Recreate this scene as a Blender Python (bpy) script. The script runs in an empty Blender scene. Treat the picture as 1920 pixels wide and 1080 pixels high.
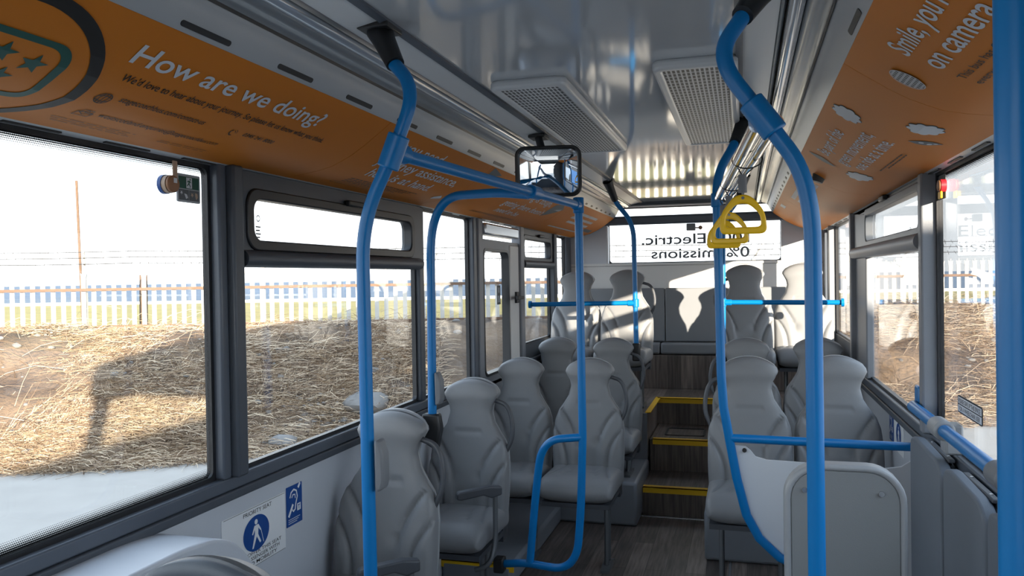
import bpy, bmesh, math, random
from mathutils import Vector, Matrix
R = random.Random(7)
PI = math.pi
sc = bpy.context.scene
COL = sc.collection
ORG = {}

# ------------------------------------------------------------------ materials
def mat(name, color, rough=0.5, metal=0.0, bump=0.0, bscale=200, var=0.0, vscale=6, coat=0.0, spec=0.5, emit=None):
    m = bpy.data.materials.new(name); m.use_nodes = True
    nt = m.node_tree; N = nt.nodes; L = nt.links
    b = N['Principled BSDF']
    b.inputs['Base Color'].default_value = (*color, 1)
    b.inputs['Roughness'].default_value = rough
    b.inputs['Metallic'].default_value = metal
    b.inputs['Specular IOR Level'].default_value = spec
    b.inputs['Coat Weight'].default_value = coat
    b.inputs['Coat Roughness'].default_value = 0.08
    tc = N.new('ShaderNodeTexCoord')
    if var > 0:
        nz = N.new('ShaderNodeTexNoise'); nz.inputs['Scale'].default_value = vscale; nz.inputs['Detail'].default_value = 6
        L.new(tc.outputs['Object'], nz.inputs['Vector'])
        mx = N.new('ShaderNodeMix'); mx.data_type = 'RGBA'
        mx.inputs[6].default_value = (*[c*(1-var) for c in color], 1)
        mx.inputs[7].default_value = (*[min(1, c*(1+var)) for c in color], 1)
        L.new(nz.outputs['Fac'], mx.inputs[0]); L.new(mx.outputs[2], b.inputs['Base Color'])
    if bump > 0:
        n2 = N.new('ShaderNodeTexNoise'); n2.inputs['Scale'].default_value = bscale; n2.inputs['Detail'].default_value = 3
        L.new(tc.outputs['Object'], n2.inputs['Vector'])
        bp = N.new('ShaderNodeBump'); bp.inputs['Strength'].default_value = bump; bp.inputs['Distance'].default_value = 0.002
        L.new(n2.outputs['Fac'], bp.inputs['Height']); L.new(bp.outputs['Normal'], b.inputs['Normal'])
    if emit:
        b.inputs['Emission Color'].default_value = (*emit[0], 1); b.inputs['Emission Strength'].default_value = emit[1]
    return m

M = {}
M['seat'] = mat('grey_vinyl', (.215, .22, .228), .46, bump=.2, bscale=350, var=.06, vscale=9)
M['shell'] = mat('dark_grey_plastic', (.06, .065, .075), .45, bump=.15, bscale=300)
M['wall'] = mat('grey_wall_panel', (.54, .57, .62), .36, bump=.12, bscale=250, var=.04)
M['rearwall'] = mat('pale_grey_panel', (.72, .72, .71), .5, bump=.12, bscale=250, var=.03)
M['pillar'] = mat('charcoal_pillar', (.062, .073, .09), .42, bump=.2, bscale=260, var=.1)
M['pillar2'] = mat('mid_grey_pillar', (.22, .235, .26), .45, bump=.2, bscale=260, var=.06)
M['frame'] = mat('black_rubber_frame', (.014, .015, .018), .4, bump=.1)
M['sill'] = mat('sill_grey', (.085, .10, .125), .38, bump=.1, var=.06)
M['ceil'] = mat('glossy_ceiling_panel', (.50, .53, .56), .07, var=.02, spec=.6, coat=.3)
M['ceil2'] = mat('pale_ceiling_strip', (.60, .62, .64), .3, bump=.05)
M['grey_strip'] = mat('satin_grey_strip', (.40, .43, .46), .32, bump=.06, var=.03)
M['bronze'] = mat('satin_channel', (.30, .32, .34), .25, metal=.35, bump=.03)
M['alu'] = mat('brushed_aluminium', (.62, .64, .66), .25, metal=.9)
M['tubelens'] = mat('silver_light_tube', (.55, .6, .66), .12, metal=.5)
M['chrome'] = mat('chrome', (.92, .92, .92), .10, metal=1)
M['orange'] = mat('orange_vinyl', (.58, .185, .016), .5, bump=.12, bscale=400, var=.03, spec=.25)
M['blue'] = mat('blue_powder_coat', (.001, .165, .45), .33, coat=.08, bump=.05, bscale=120, spec=.35)
M['black'] = mat('black_plastic', (.012, .013, .015), .45, bump=.08)
M['blacktxt'] = mat('black_print', (.012, .011, .010), .5)
M['whitetxt'] = mat('pale_print', (.60, .645, .70), .5)
M['white'] = mat('white_print', (.78, .80, .82), .45)
M['teal'] = mat('teal_print', (.004, .075, .062), .5)
M['leafgrey'] = mat('slate_print', (.10, .115, .13), .5)
M['bluesign'] = mat('blue_sign_print', (.004, .06, .27), .4)
M['green'] = mat('green_sign_print', (.004, .07, .045), .4)
M['yellow'] = mat('yellow_plastic', (.92, .56, .006), .35, spec=.5)
M['yellowstrip'] = mat('yellow_nosing', (.95, .56, .008), .5, bump=.3, bscale=300)
M['red'] = mat('red_plastic', (.6, .02, .03), .35)
M['brown'] = mat('copper_brown_plastic', (.28, .14, .07), .45, var=.1, vscale=60)
M['tan'] = mat('tan_tab', (.45, .33, .24), .5)
M['panel'] = mat('pale_grey_laminate', (.62, .645, .68), .4, bump=.08)
M['greypad'] = mat('grey_pad', (.15, .16, .175), .5, bump=.2, bscale=300)
M['flip'] = mat('slate_blue_upholstery', (.15, .17, .20), .6, bump=.4, bscale=500, var=.08)
M['board'] = mat('grey_board', (.21, .22, .225), .45, bump=.15, bscale=350, var=.04)
M['boardrim'] = mat('light_grey_rim', (.30, .312, .325), .4, bump=.1)
M['bench'] = mat('grey_upholstery', (.21, .222, .24), .65, bump=.3, bscale=500, var=.06)
M['steel'] = mat('grey_steel', (.16, .17, .18), .4, metal=.5)
M['galv'] = mat('galvanised_steel', (.55, .53, .49), .55, metal=.2, var=.15, vscale=8)
M['rust'] = mat('rusty_rail', (.15, .085, .05), .7, var=.3, vscale=10)
M['wood'] = mat('weathered_wood', (.13, .08, .05), .8, var=.35, vscale=12)
M['wire'] = mat('wire', (.06, .055, .05), .6, metal=.4)
M['concrete'] = mat('pale_concrete', (.34, .31, .275), .85, bump=.4, bscale=40, var=.12, vscale=3)
M['rock'] = mat('pale_rock', (.19, .18, .17), .85, bump=.8, bscale=30, var=.25, vscale=7)
M['field'] = mat('grass_field', (.25, .195, .045), .9, var=.35, vscale=.25)
M['foam'] = mat('pale_shore_wall', (.75, .74, .70), .8, var=.1)
M['outer'] = mat('outer_bus_skin', (.7, .72, .74), .4)

def floor_mat():
    m = bpy.data.materials.new('dark_wood_plank_vinyl'); m.use_nodes = True
    nt = m.node_tree; N = nt.nodes; L = nt.links; b = N['Principled BSDF']
    tc = N.new('ShaderNodeTexCoord'); mp = N.new('ShaderNodeMapping')
    mp.inputs['Rotation'].default_value = (0, 0, PI/2); mp.inputs['Scale'].default_value = (1, 1, 1)
    geo = N.new('ShaderNodeNewGeometry')
    L.new(geo.outputs['Position'], mp.inputs['Vector'])
    br = N.new('ShaderNodeTexBrick'); br.inputs['Scale'].default_value = 1
    br.inputs['Brick Width'].default_value = .9; br.inputs['Row Height'].default_value = .11
    br.inputs['Mortar Size'].default_value = .0015; br.inputs['Color1'].default_value = (.085, .070, .062, 1)
    br.inputs['Color2'].default_value = (.23, .185, .16, 1); br.inputs['Mortar'].default_value = (.05, .042, .038, 1)
    L.new(mp.outputs[0], br.inputs['Vector'])
    m2 = N.new('ShaderNodeMapping'); m2.inputs['Scale'].default_value = (60, 4, 4); L.new(geo.outputs['Position'], m2.inputs['Vector'])
    nz = N.new('ShaderNodeTexNoise'); nz.inputs['Scale'].default_value = 1; nz.inputs['Detail'].default_value = 7
    L.new(m2.outputs[0], nz.inputs['Vector'])
    rp = N.new('ShaderNodeMapRange'); rp.inputs[1].default_value = .3; rp.inputs[2].default_value = .7; rp.inputs[3].default_value = .55; rp.inputs[4].default_value = 1.45
    L.new(nz.outputs['Fac'], rp.inputs[0])
    mx = N.new('ShaderNodeMix'); mx.data_type = 'RGBA'; mx.blend_type = 'MULTIPLY'; mx.inputs[0].default_value = 1
    L.new(br.outputs['Color'], mx.inputs[6]); L.new(rp.outputs[0], mx.inputs[7]); L.new(mx.outputs[2], b.inputs['Base Color'])
    b.inputs['Roughness'].default_value = .42
    return m
M['floor'] = floor_mat()

def glass_mat(name, tint=(.97, .985, .985), refl=1.0):
    m = bpy.data.materials.new(name); m.use_nodes = True
    nt = m.node_tree; N = nt.nodes; L = nt.links; N.clear()
    o = N.new('ShaderNodeOutputMaterial'); t = N.new('ShaderNodeBsdfTransparent'); t.inputs[0].default_value = (*tint, 1)
    g = N.new('ShaderNodeBsdfGlossy'); g.inputs['Roughness'].default_value = 0.0; g.inputs[0].default_value = (refl, refl, refl, 1)
    lw = N.new('ShaderNodeLayerWeight'); lw.inputs[0].default_value = .5
    pw = N.new('ShaderNodeMath'); pw.operation = 'POWER'; pw.inputs[1].default_value = 5; L.new(lw.outputs['Facing'], pw.inputs[0])
    f = N.new('ShaderNodeMath'); f.operation = 'MULTIPLY_ADD'; f.inputs[1].default_value = .96; f.inputs[2].default_value = .035; L.new(pw.outputs[0], f.inputs[0])
    x = N.new('ShaderNodeMixShader'); L.new(f.outputs[0], x.inputs[0]); L.new(t.outputs[0], x.inputs[1]); L.new(g.outputs[0], x.inputs[2])
    L.new(x.outputs[0], o.inputs[0]); return m
M['glass'] = glass_mat('window_glass')

def frit_mat():   # black ceramic dots printed on the glass, shrinking with distance from the edge (UV: u along the edge, v across 0..1)
    m = bpy.data.materials.new('frit_dots'); m.use_nodes = True
    nt = m.node_tree; N = nt.nodes; L = nt.links; N.clear()
    o = N.new('ShaderNodeOutputMaterial'); t = N.new('ShaderNodeBsdfTransparent'); d = N.new('ShaderNodeBsdfDiffuse'); d.inputs[0].default_value = (.015, .016, .018, 1)
    uv = N.new('ShaderNodeUVMap'); uv.uv_map = 'UVMap'
    def mth(op, a=None, b=None):
        n = N.new('ShaderNodeMath'); n.operation = op
        for i, v in enumerate((a, b)):
            if v is None: continue
            if isinstance(v, (int, float)): n.inputs[i].default_value = v
            else: L.new(v, n.inputs[i])
        return n.outputs[0]
    s = N.new('ShaderNodeSeparateXYZ'); L.new(uv.outputs[0], s.inputs[0])
    p = .005
    ux = mth('DIVIDE', s.outputs[0], p); vy = mth('DIVIDE', s.outputs[1], p)
    row = mth('FLOOR', vy); off = mth('MULTIPLY', mth('MODULO', row, 2), .5)
    fx = mth('SUBTRACT', mth('FRACT', mth('ADD', ux, off)), .5); fy = mth('SUBTRACT', mth('FRACT', vy), .5)
    r = mth('SQRT', mth('ADD', mth('MULTIPLY', fx, fx), mth('MULTIPLY', fy, fy)))
    lim = mth('SUBTRACT', .62, mth('MULTIPLY', row, .085))
    k = mth('LESS_THAN', r, lim)
    x = N.new('ShaderNodeMixShader'); L.new(k, x.inputs[0]); L.new(t.outputs[0], x.inputs[1]); L.new(d.outputs[0], x.inputs[2]); L.new(x.outputs[0], o.inputs[0])
    return m
M['frit'] = frit_mat()

def grille_mat(name, base, px, py, fx_, fy_):   # perforated sheet: dark holes, object space
    m = bpy.data.materials.new(name); m.use_nodes = True
    nt = m.node_tree; N = nt.nodes; L = nt.links; b = N['Principled BSDF']
    tc = N.new('ShaderNodeTexCoord'); s = N.new('ShaderNodeSeparateXYZ'); L.new(tc.outputs['Object'], s.inputs[0])
    def mth(op, a=None, b_=None):
        n = N.new('ShaderNodeMath'); n.operation = op
        for i, v in enumerate((a, b_)):
            if v is None: continue
            if isinstance(v, (int, float)): n.inputs[i].default_value = v
            else: L.new(v, n.inputs[i])
        return n.outputs[0]
    yy = mth('DIVIDE', s.outputs[1], py); row = mth('FLOOR', yy)
    xx = mth('ADD', mth('DIVIDE', s.outputs[0], px), mth('MULTIPLY', mth('MODULO', row, 2), 0.0))
    a = mth('LESS_THAN', mth('ABSOLUTE', mth('SUBTRACT', mth('FRACT', xx), .5)), fx_)
    c = mth('LESS_THAN', mth('ABSOLUTE', mth('SUBTRACT', mth('FRACT', yy), .5)), fy_)
    k = mth('MULTIPLY', a, c)
    mx = N.new('ShaderNodeMix'); mx.data_type = 'RGBA'; mx.inputs[6].default_value = (*base, 1); mx.inputs[7].default_value = (.008, .008, .01, 1)
    L.new(k, mx.inputs[0]); L.new(mx.outputs[2], b.inputs['Base Color']); b.inputs['Roughness'].default_value = .4
    return m
M['grille'] = grille_mat('ceiling_grille', (.64, .65, .66), .0150, .044, .30, .40)
M['spk'] = grille_mat('speaker_grille', (.42, .45, .48), .0105, .0125, .30, .30)

def soil_mat():
    m = bpy.data.materials.new('dry_earth'); m.use_nodes = True
    nt = m.node_tree; N = nt.nodes; L = nt.links; b = N['Principled BSDF']
    tc = N.new('ShaderNodeTexCoord')
    n1 = N.new('ShaderNodeTexNoise'); n1.inputs['Scale'].default_value = 1.1; n1.inputs['Detail'].default_value = 8; L.new(tc.outputs['Object'], n1.inputs['Vector'])
    cr = N.new('ShaderNodeValToRGB'); cr.color_ramp.elements[0].position = .35; cr.color_ramp.elements[0].color = (.065, .043, .03, 1)
    cr.color_ramp.elements[1].position = .68; cr.color_ramp.elements[1].color = (.24, .165, .105, 1)
    L.new(n1.outputs['Fac'], cr.inputs[0]); L.new(cr.outputs[0], b.inputs['Base Color']); b.inputs['Roughness'].default_value = .95
    n2 = N.new('ShaderNodeTexNoise'); n2.inputs['Scale'].default_value = 14; n2.inputs['Detail'].default_value = 8; L.new(tc.outputs['Object'], n2.inputs['Vector'])
    bp = N.new('ShaderNodeBump'); bp.inputs['Strength'].default_value = .9; bp.inputs['Distance'].default_value = .08
    L.new(n2.outputs['Fac'], bp.inputs['Height']); L.new(bp.outputs[0], b.inputs['Normal'])
    return m
M['soil'] = soil_mat()
def straw_mat():
    m = bpy.data.materials.new('dry_straw'); m.use_nodes = True
    nt = m.node_tree; N = nt.nodes; L = nt.links; b = N['Principled BSDF']
    g = N.new('ShaderNodeNewGeometry')
    cr = N.new('ShaderNodeValToRGB'); e = cr.color_ramp.elements
    e[0].color = (.16, .10, .06, 1); e[1].color = (.66, .53, .37, 1); n = e.new(.5); n.color = (.38, .27, .175, 1)
    L.new(g.outputs['Random Per Island'], cr.inputs[0]); L.new(cr.outputs[0], b.inputs['Base Color']); b.inputs['Roughness'].default_value = .8
    return m
M['straw'] = straw_mat()
def sea_mat():
    m = bpy.data.materials.new('choppy_sea'); m.use_nodes = True
    nt = m.node_tree; N = nt.nodes; L = nt.links; b = N['Principled BSDF']
    tc = N.new('ShaderNodeTexCoord'); mp = N.new('ShaderNodeMapping'); mp.inputs['Rotation'].default_value = (0, 0, -.28); mp.inputs['Scale'].default_value = (.06, .5, 1)
    L.new(tc.outputs['Object'], mp.inputs[0])
    n = N.new('ShaderNodeTexNoise'); n.inputs['Scale'].default_value = 1.0; n.inputs['Detail'].default_value = 9; L.new(mp.outputs[0], n.inputs['Vector'])
    cr = N.new('ShaderNodeValToRGB'); cr.color_ramp.elements[0].position = .35; cr.color_ramp.elements[0].color = (.065, .09, .125, 1)
    cr.color_ramp.elements[1].position = .7; cr.color_ramp.elements[1].color = (.15, .185, .23, 1)
    L.new(n.outputs['Fac'], cr.inputs[0]); L.new(cr.outputs[0], b.inputs['Base Color']); b.inputs['Roughness'].default_value = .7; b.inputs['Specular IOR Level'].default_value = .15
    return m
M['sea'] = sea_mat()

# ------------------------------------------------------------------ objects
def tag(o, label=None, cat=None, group=None, kind=None):
    if label: o['label'] = label
    if cat: o['category'] = cat
    if group: o['group'] = group
    if kind: o['kind'] = kind
    return o
def thing(name, label, cat, loc=(0, 0, 0), group=None):
    o = bpy.data.objects.new(name, None); COL.objects.link(o); o.location = loc; o.empty_display_size = .05
    ORG[o.name] = Vector(loc); return tag(o, label, cat, group)
def struct(name, loc=(0, 0, 0)):
    o = bpy.data.objects.new(name, None); COL.objects.link(o); o.location = loc; o.empty_display_size = .05
    ORG[o.name] = Vector(loc); o['kind'] = 'structure'; return o

def finish(name, me, m, parent=None, loc=None, smooth=True, bevel=0, seg=2, angle=40):
    me.materials.append(m if not isinstance(m, str) else M[m])
    o = bpy.data.objects.new(name, me); COL.objects.link(o)
    if parent is not None:
        org = ORG[parent.name]; o.parent = parent
        me.transform(Matrix.Translation(-org)); ORG[o.name] = org.copy()
    elif loc is not None:
        me.transform(Matrix.Translation(-Vector(loc))); o.location = loc; ORG[o.name] = Vector(loc)
    else: ORG[o.name] = Vector((0, 0, 0))
    if smooth:
        me.polygons.foreach_set('use_smooth', [True]*len(me.polygons))
        try: me.set_sharp_from_angle(angle=math.radians(angle))
        except Exception: pass
    if bevel:
        bv = o.modifiers.new('bevel', 'BEVEL'); bv.width = bevel; bv.segments = seg; bv.limit_method = 'ANGLE'; bv.angle_limit = math.radians(35)
    return o

class MB:
    def __init__(s): s.v = []; s.f = []; s.uv = None
    def add(s, vs, fs):
        b = len(s.v); s.v += [tuple(v) for v in vs]; s.f += [tuple(i+b for i in f) for f in fs]; return s
    def box(s, x0, x1, y0, y1, z0, z1, mtx=None):
        vs = [Vector(p) for p in ((x0, y0, z0), (x1, y0, z0), (x1, y1, z0), (x0, y1, z0), (x0, y0, z1), (x1, y0, z1), (x1, y1, z1), (x0, y1, z1))]
        if mtx: vs = [mtx @ v for v in vs]
        return s.add(vs, [(3, 2, 1, 0), (4, 5, 6, 7), (0, 1, 5, 4), (1, 2, 6, 5), (2, 3, 7, 6), (3, 0, 4, 7)])
    def tube(s, pts, r, n=14, cap=True):
        pts = [Vector(p) for p in pts]; k = len(pts); rs = r if isinstance(r, (list, tuple)) else [r]*k
        t = [(pts[min(i+1, k-1)]-pts[max(i-1, 0)]).normalized() for i in range(k)]
        a = Vector((0, 0, 1)) if abs(t[0].z) < .9 else Vector((1, 0, 0))
        u = t[0].cross(a).normalized(); vs = []
        for i in range(k):
            u = (u - t[i]*u.dot(t[i])).normalized(); w = t[i].cross(u)
            for j in range(n):
                A = 2*PI*j/n; vs.append(pts[i] + (u*math.cos(A) + w*math.sin(A))*rs[i])
        fs = [(i*n+j, i*n+(j+1) % n, (i+1)*n+(j+1) % n, (i+1)*n+j) for i in range(k-1) for j in range(n)]
        if cap: fs += [tuple(range(n-1, -1, -1)), tuple((k-1)*n+j for j in range(n))]
        return s.add(vs, fs)
    def ring(s, pts, r, n=10):      # closed tube
        pts = [Vector(p) for p in pts]; k = len(pts)
        nrm = (pts[1]-pts[0]).cross(pts[k//3]-pts[0]).normalized(); vs = []
        for i in range(k):
            t = (pts[(i+1) % k]-pts[i-1]).normalized(); u = t.cross(nrm).normalized(); w = nrm
            for j in range(n):
                A = 2*PI*j/n; vs.append(pts[i]+(u*math.cos(A)+w*math.sin(A))*r)
        return s.add(vs, [(i*n+j, i*n+(j+1) % n, ((i+1) % k)*n+(j+1) % n, ((i+1) % k)*n+j) for i in range(k) for j in range(n)])
    def prism(s, poly, axis, a, b):     # poly: 2-D outline in the two other axes (x,y,z order), extruded along axis from a to b
        def P(p, t):
            return {'x': (t, p[0], p[1]), 'y': (p[0], t, p[1]), 'z': (p[0], p[1], t)}[axis]
        n = len(poly)
        return s.add([P(p, a) for p in poly]+[P(p, b) for p in poly],
                     [tuple(range(n-1, -1, -1)), tuple(range(n, 2*n))]+[(i, (i+1) % n, n+(i+1) % n, n+i) for i in range(n)])
    def frame(s, outer, inner, axis, a, b):     # ring between two outlines of equal count
        def P(p, t):
            return {'x': (t, p[0], p[1]), 'y': (p[0], t, p[1]), 'z': (p[0], p[1], t)}[axis]
        n = len(outer); vs = [P(p, a) for p in outer]+[P(p, a) for p in inner]+[P(p, b) for p in outer]+[P(p, b) for p in inner]
        fs = []
        for i in range(n):
            j = (i+1) % n
            fs += [(i, j, n+j, n+i), (2*n+i, 3*n+i, 3*n+j, 2*n+j), (i, 2*n+i, 2*n+j, j), (n+i, n+j, 3*n+j, 3*n+i)]
        return s.add(vs, fs)
    def cyl(s, p0, p1, r, n=20, r2=None): return s.tube([p0, p1], [r, r if r2 is None else r2], n)
    def mesh(s, name):
        me = bpy.data.meshes.new(name); me.from_pydata(s.v, [], s.f); 
        bm = bmesh.new(); bm.from_mesh(me); bmesh.ops.recalc_face_normals(bm, faces=bm.faces); bm.to_mesh(me); bm.free(); return me
    def build(s, name, m, parent=None, loc=None, **k): return finish(name, s.mesh(name), m, parent, loc, **k)

def rrect(a0, a1, b0, b1, r, n=5):
    pts = []
    for (ca, cb, A) in ((a1-r, b1-r, 0), (a0+r, b1-r, 90), (a0+r, b0+r, 180), (a1-r, b0+r, 270)):
        for i in range(n+1):
            t = math.radians(A+90*i/n); pts.append((ca+r*math.cos(t), cb+r*math.sin(t)))
    return pts
def fillet(pts, r, n=8):
    pts = [Vector(p) for p in pts]; out = [pts[0]]
    for i in range(1, len(pts)-1):
        a, b, c = pts[i-1], pts[i], pts[i+1]; rr = r[i-1] if isinstance(r, (list, tuple)) else r
        d1 = min(rr, (a-b).length*.49); d2 = min(rr, (c-b).length*.49)
        p = b+(a-b).normalized()*d1; q = b+(c-b).normalized()*d2
        for j in range(n+1):
            t = j/n; out.append(p*(1-t)**2+b*2*t*(1-t)+q*t*t)
    out.append(pts[-1]); return out

# ------------------------------------------------------------------ lettering and flat graphics
def curve_mesh(kind, data, bold=0.0):
    if kind == 'text':
        c = bpy.data.curves.new('t', 'FONT'); c.body = data; c.size = 1; c.offset = bold; c.resolution_u = 4
    else:
        c = bpy.data.curves.new('t', 'CURVE'); c.dimensions = '2D'; c.fill_mode = 'BOTH'
        for poly in data:
            sp = c.splines.new('POLY'); sp.points.add(len(poly)-1); sp.use_cyclic_u = True
            for p, q in zip(sp.points, poly): p.co = (q[0], q[1], 0, 1)
    o = bpy.data.objects.new('t', c); COL.objects.link(o)
    dg = bpy.context.evaluated_depsgraph_get(); me = bpy.data.meshes.new_from_object(o.evaluated_get(dg))
    bpy.data.objects.remove(o); bpy.data.curves.remove(c); me.materials.clear(); return me
# cove profile: centre line of the bus at X=-.45, (distance, height)
CX = -.45
PROF = [(.705, 2.19), (.737, 2.166), (.769, 2.144), (.81, 2.115), (.856, 2.087), (.896, 2.068), (.936, 2.051), (.99, 2.039), (1.045, 2.031), (1.115, 2.022)]
PS = [0]
for a_, b_ in zip(PROF, PROF[1:]): PS.append(PS[-1]+math.hypot(b_[0]-a_[0], b_[1]-a_[1]))
def cove_pt(side, Y, s, off=.0015):
    i = 0
    while i < len(PS)-2 and s > PS[i+1]: i += 1
    t = (s-PS[i])/(PS[i+1]-PS[i]); a, b = PROF[i], PROF[i+1]
    d = a[0]+(b[0]-a[0])*t; z = a[1]+(b[1]-a[1])*t; nx, nz = (b[1]-a[1]), -(b[0]-a[0]); l = math.hypot(nx, nz)
    d += nx/l*off; z += nz/l*off
    return Vector((CX+side*d, Y, z))
def wrap(me, side, m, parent, name, off=.0015):      # mesh in (Y, s) -> onto the cove
    bm = bmesh.new(); bm.from_mesh(me)
    for s in PS[1:-1]:
        bmesh.ops.bisect_plane(bm, geom=bm.verts[:]+bm.edges[:]+bm.faces[:], plane_co=(0, s, 0), plane_no=(0, 1, 0))
    bmesh.ops.delete(bm, geom=[v for v in bm.verts if v.co.y < -.001], context='VERTS')
    for v in bm.verts: v.co = cove_pt(side, v.co.x, v.co.y, off)
    bm.to_mesh(me); bm.free(); return finish(name, me, m, parent, smooth=False)
def words(txt, bold):
    ws = txt.split(' '); ext = lambda q: (lambda xs: (min(xs), max(xs)))([v.co.x for v in curve_mesh('text', q, bold).vertices])
    x0, x1 = ext(txt); out = []
    for i, w in enumerate(ws):
        b = ext(' '.join(ws[:i+1]))[1]; a0, a1 = ext(w); out.append((w, (b-(a1-a0)-x0)/(x1-x0), (b-x0)/(x1-x0)))
    return out
def cove_text(side, txt, Y0, Y1, s, cap, m, parent, bold=0.0, name='lettering'):
    if cap > .04 and ' ' in txt:
        for w, a, b in words(txt, bold): cove_text(side, w, Y0+(Y1-Y0)*a, Y0+(Y1-Y0)*b, s, cap, m, parent, bold, name)
        return
    me = curve_mesh('text', txt, bold); xs = [v.co.x for v in me.vertices]; x0, x1 = min(xs), max(xs)
    for v in me.vertices:
        v.co.x = Y0+(v.co.x-x0)/(x1-x0)*(Y1-Y0); v.co.y = s-v.co.y*cap/.73
    return wrap(me, side, m, parent, name)
def cove_poly(side, polys, m, parent, name, off=.0015): return wrap(curve_mesh('poly', polys), side, m, parent, name, off)
def flat(me, O, ux, uy, m, parent, name):
    O, ux, uy = Vector(O), Vector(ux), Vector(uy)
    for v in me.vertices: v.co = O+ux*v.co.x+uy*v.co.y
    return finish(name, me, m, parent, smooth=False)
def flat_text(txt, O, ux, uy, width, cap, m, parent, bold=0.0, name='lettering', center=False):
    me = curve_mesh('text', txt, bold); xs = [v.co.x for v in me.vertices]; x0, x1 = min(xs), max(xs)
    for v in me.vertices:
        v.co.x = (v.co.x-x0)/(x1-x0)*width-(width/2 if center else 0); v.co.y *= cap/.73
    return flat(me, O, ux, uy, m, parent, name)
def flat_poly(polys, O, ux, uy, m, parent, name): return flat(curve_mesh('poly', polys), O, ux, uy, m, parent, name)
def circ(cx, cy, r, n=40, ry=None): return [(cx+r*math.cos(2*PI*i/n), cy+(ry or r)*math.sin(2*PI*i/n)) for i in range(n)]
def stroke(pts, w):        # thick polyline outline
    L, Rr = [], []
    for i, p in enumerate(pts):
        a = pts[max(i-1, 0)]; b = pts[min(i+1, len(pts)-1)]; dx, dy = b[0]-a[0], b[1]-a[1]; l = math.hypot(dx, dy) or 1
        L.append((p[0]-dy/l*w/2, p[1]+dx/l*w/2)); Rr.append((p[0]+dy/l*w/2, p[1]-dx/l*w/2))
    return L+Rr[::-1]
def rect(a0, a1, b0, b1): return [(a0, b0), (a1, b0), (a1, b1), (a0, b1)]

# ================================================================== THE BUS SHELL
XL, XR, YF, YB = -1.60, .70, -.60, 7.50
# floors and steps
MB().box(XL, XR, YF, 5.54, -.06, 0).build('floor', 'floor', smooth=False)['kind'] = 'structure'
st = struct('floor_steps')
MB().box(-.69, -.235, 5.54, 6.05, -.05, .19).box(-.69, -.235, 6.05, 6.70, -.05, .42).build('steps', 'floor', st, smooth=False)
MB().box(-1.6, .70, 6.70, 7.5, .3, .63).box(-1.6, -.70, 5.98, 6.70, .3, .63).box(-.225, .70, 5.60, 6.70, .3, .63).build('rear_floor', 'floor', st, smooth=False)
MB().box(-1.6, .70, 7.29, 7.48, .63, .93).build('rear_riser', 'floor', st, smooth=False, bevel=.004)
MB().box(-1.60, -.69, 5.25, 5.98, 0, .29).build('seat_plinth', 'pillar2', st, bevel=.02)
MB().box(-.235, .70, 4.72, 5.60, 0, .29).build('seat_plinth', 'pillar2', st, bevel=.02)
MB().box(-1.6, -.70, 5.95, 5.98, .29, .63).box(-.235, .70, 5.57, 5.60, .29, .63).build('riser_panel', 'pillar2', st, smooth=False)
MB().box(-1.60, -1.20, 4.05, 5.25, 0, .12).build('wheel_arch_plinth', 'pillar2', st, bevel=.02)
MB().box(-.10, -.085, 2.6, 5.5, 0, .004).build('floor_joint', 'alu', st, smooth=False)
MB().box(-.86, -.10, 5.50, 5.515, 0, .004).build('floor_joint', 'alu', st, smooth=False)
# tread hatch
hs = MB(); hs.frame(rrect(-.60, -.30, 6.22, 6.52, .03), rrect(-.585, -.315, 6.235, 6.505, .02), 'z', .42, .426); hs.build('hatch_frame', 'black', st)
def nosing(x0, x1, y, z, label, extra=None):
    t = thing('step_nosing', label, 'step edging', (x0, y, z))
    b = MB().box(x0, x1, y-.008, y+.045, z, z+.006).box(x0, x1, y-.008, y, z-.035, z+.006)
    if extra: b.box(*extra)
    b.build('edge_strip', 'yellowstrip', t, smooth=False)
nosing(-.685, -.24, 5.54, .19, 'yellow edging on the lowest step of the aisle')
nosing(-.67, -.25, 6.05, .42, 'yellow edging on the middle step of the aisle')
nosing(-.70, -.23, 6.70, .63, 'yellow edging along the top step at the rear floor, bent round its left corner', (-.715, -.675, 5.98, 6.75, .63, .636))
nosing(-1.6, -1.19, 4.06, .12, 'short yellow floor edging glimpsed between the left-hand seats')

# side walls below the windows
for side, nm in ((-1, 'wall_left'), (1, 'wall_right')):
    x = XL if side < 0 else XR; xo = x+side*.12
    xo = x+side*.04
    a, b = min(x, xo), max(x, xo)
    w = struct(nm)
    MB().box(a, b, YF, YB+.1, -.05, .985).build('lower_panel', 'wall', w, smooth=False)
    MB().box(min(x, x+side*.03), max(x, x+side*.03), YF, YB+.1, 2.02, 2.14).build('header', 'sill', w, smooth=False)
    MB().box(a, b, YF, YB+.1, -.35, -.05).build('skirt', 'outer', w, smooth=False)
    MB().box(*sorted((x+side*.04, x+side*.052)), YF, YB+.1, -.06, .985).build('outer_skin', 'outer', w, smooth=False)
    # sill rail
    s0, s1 = (XL-.03, XL+.022) if side < 0 else (XR-.022, XR+.03)
    t = struct('trim_1' if side < 0 else 'trim_2')
    MB().box(s0, s1, YF, 7.0, .985, 1.028).build('sill_rail', 'sill', t, bevel=.006)
    s0, s1 = (XL-.02, XL+.030) if side < 0 else (XR-.030, XR+.02)
    MB().box(s0, s1, YF, 7.0, .955, .985).build('sill_lip', 'pillar', t, bevel=.005)
# wall end panels beside the rear seats
MB().box(XL-.022, XL+.004, 5.70, 7.5, .985, 1.14).build('trim_3', 'pillar', bevel=.004)['kind'] = 'structure'
MB().box(XR-.004, XR+.022, 5.52, 7.5, .985, 1.17).build('trim_4', 'pillar', bevel=.004)['kind'] = 'structure'

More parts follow.
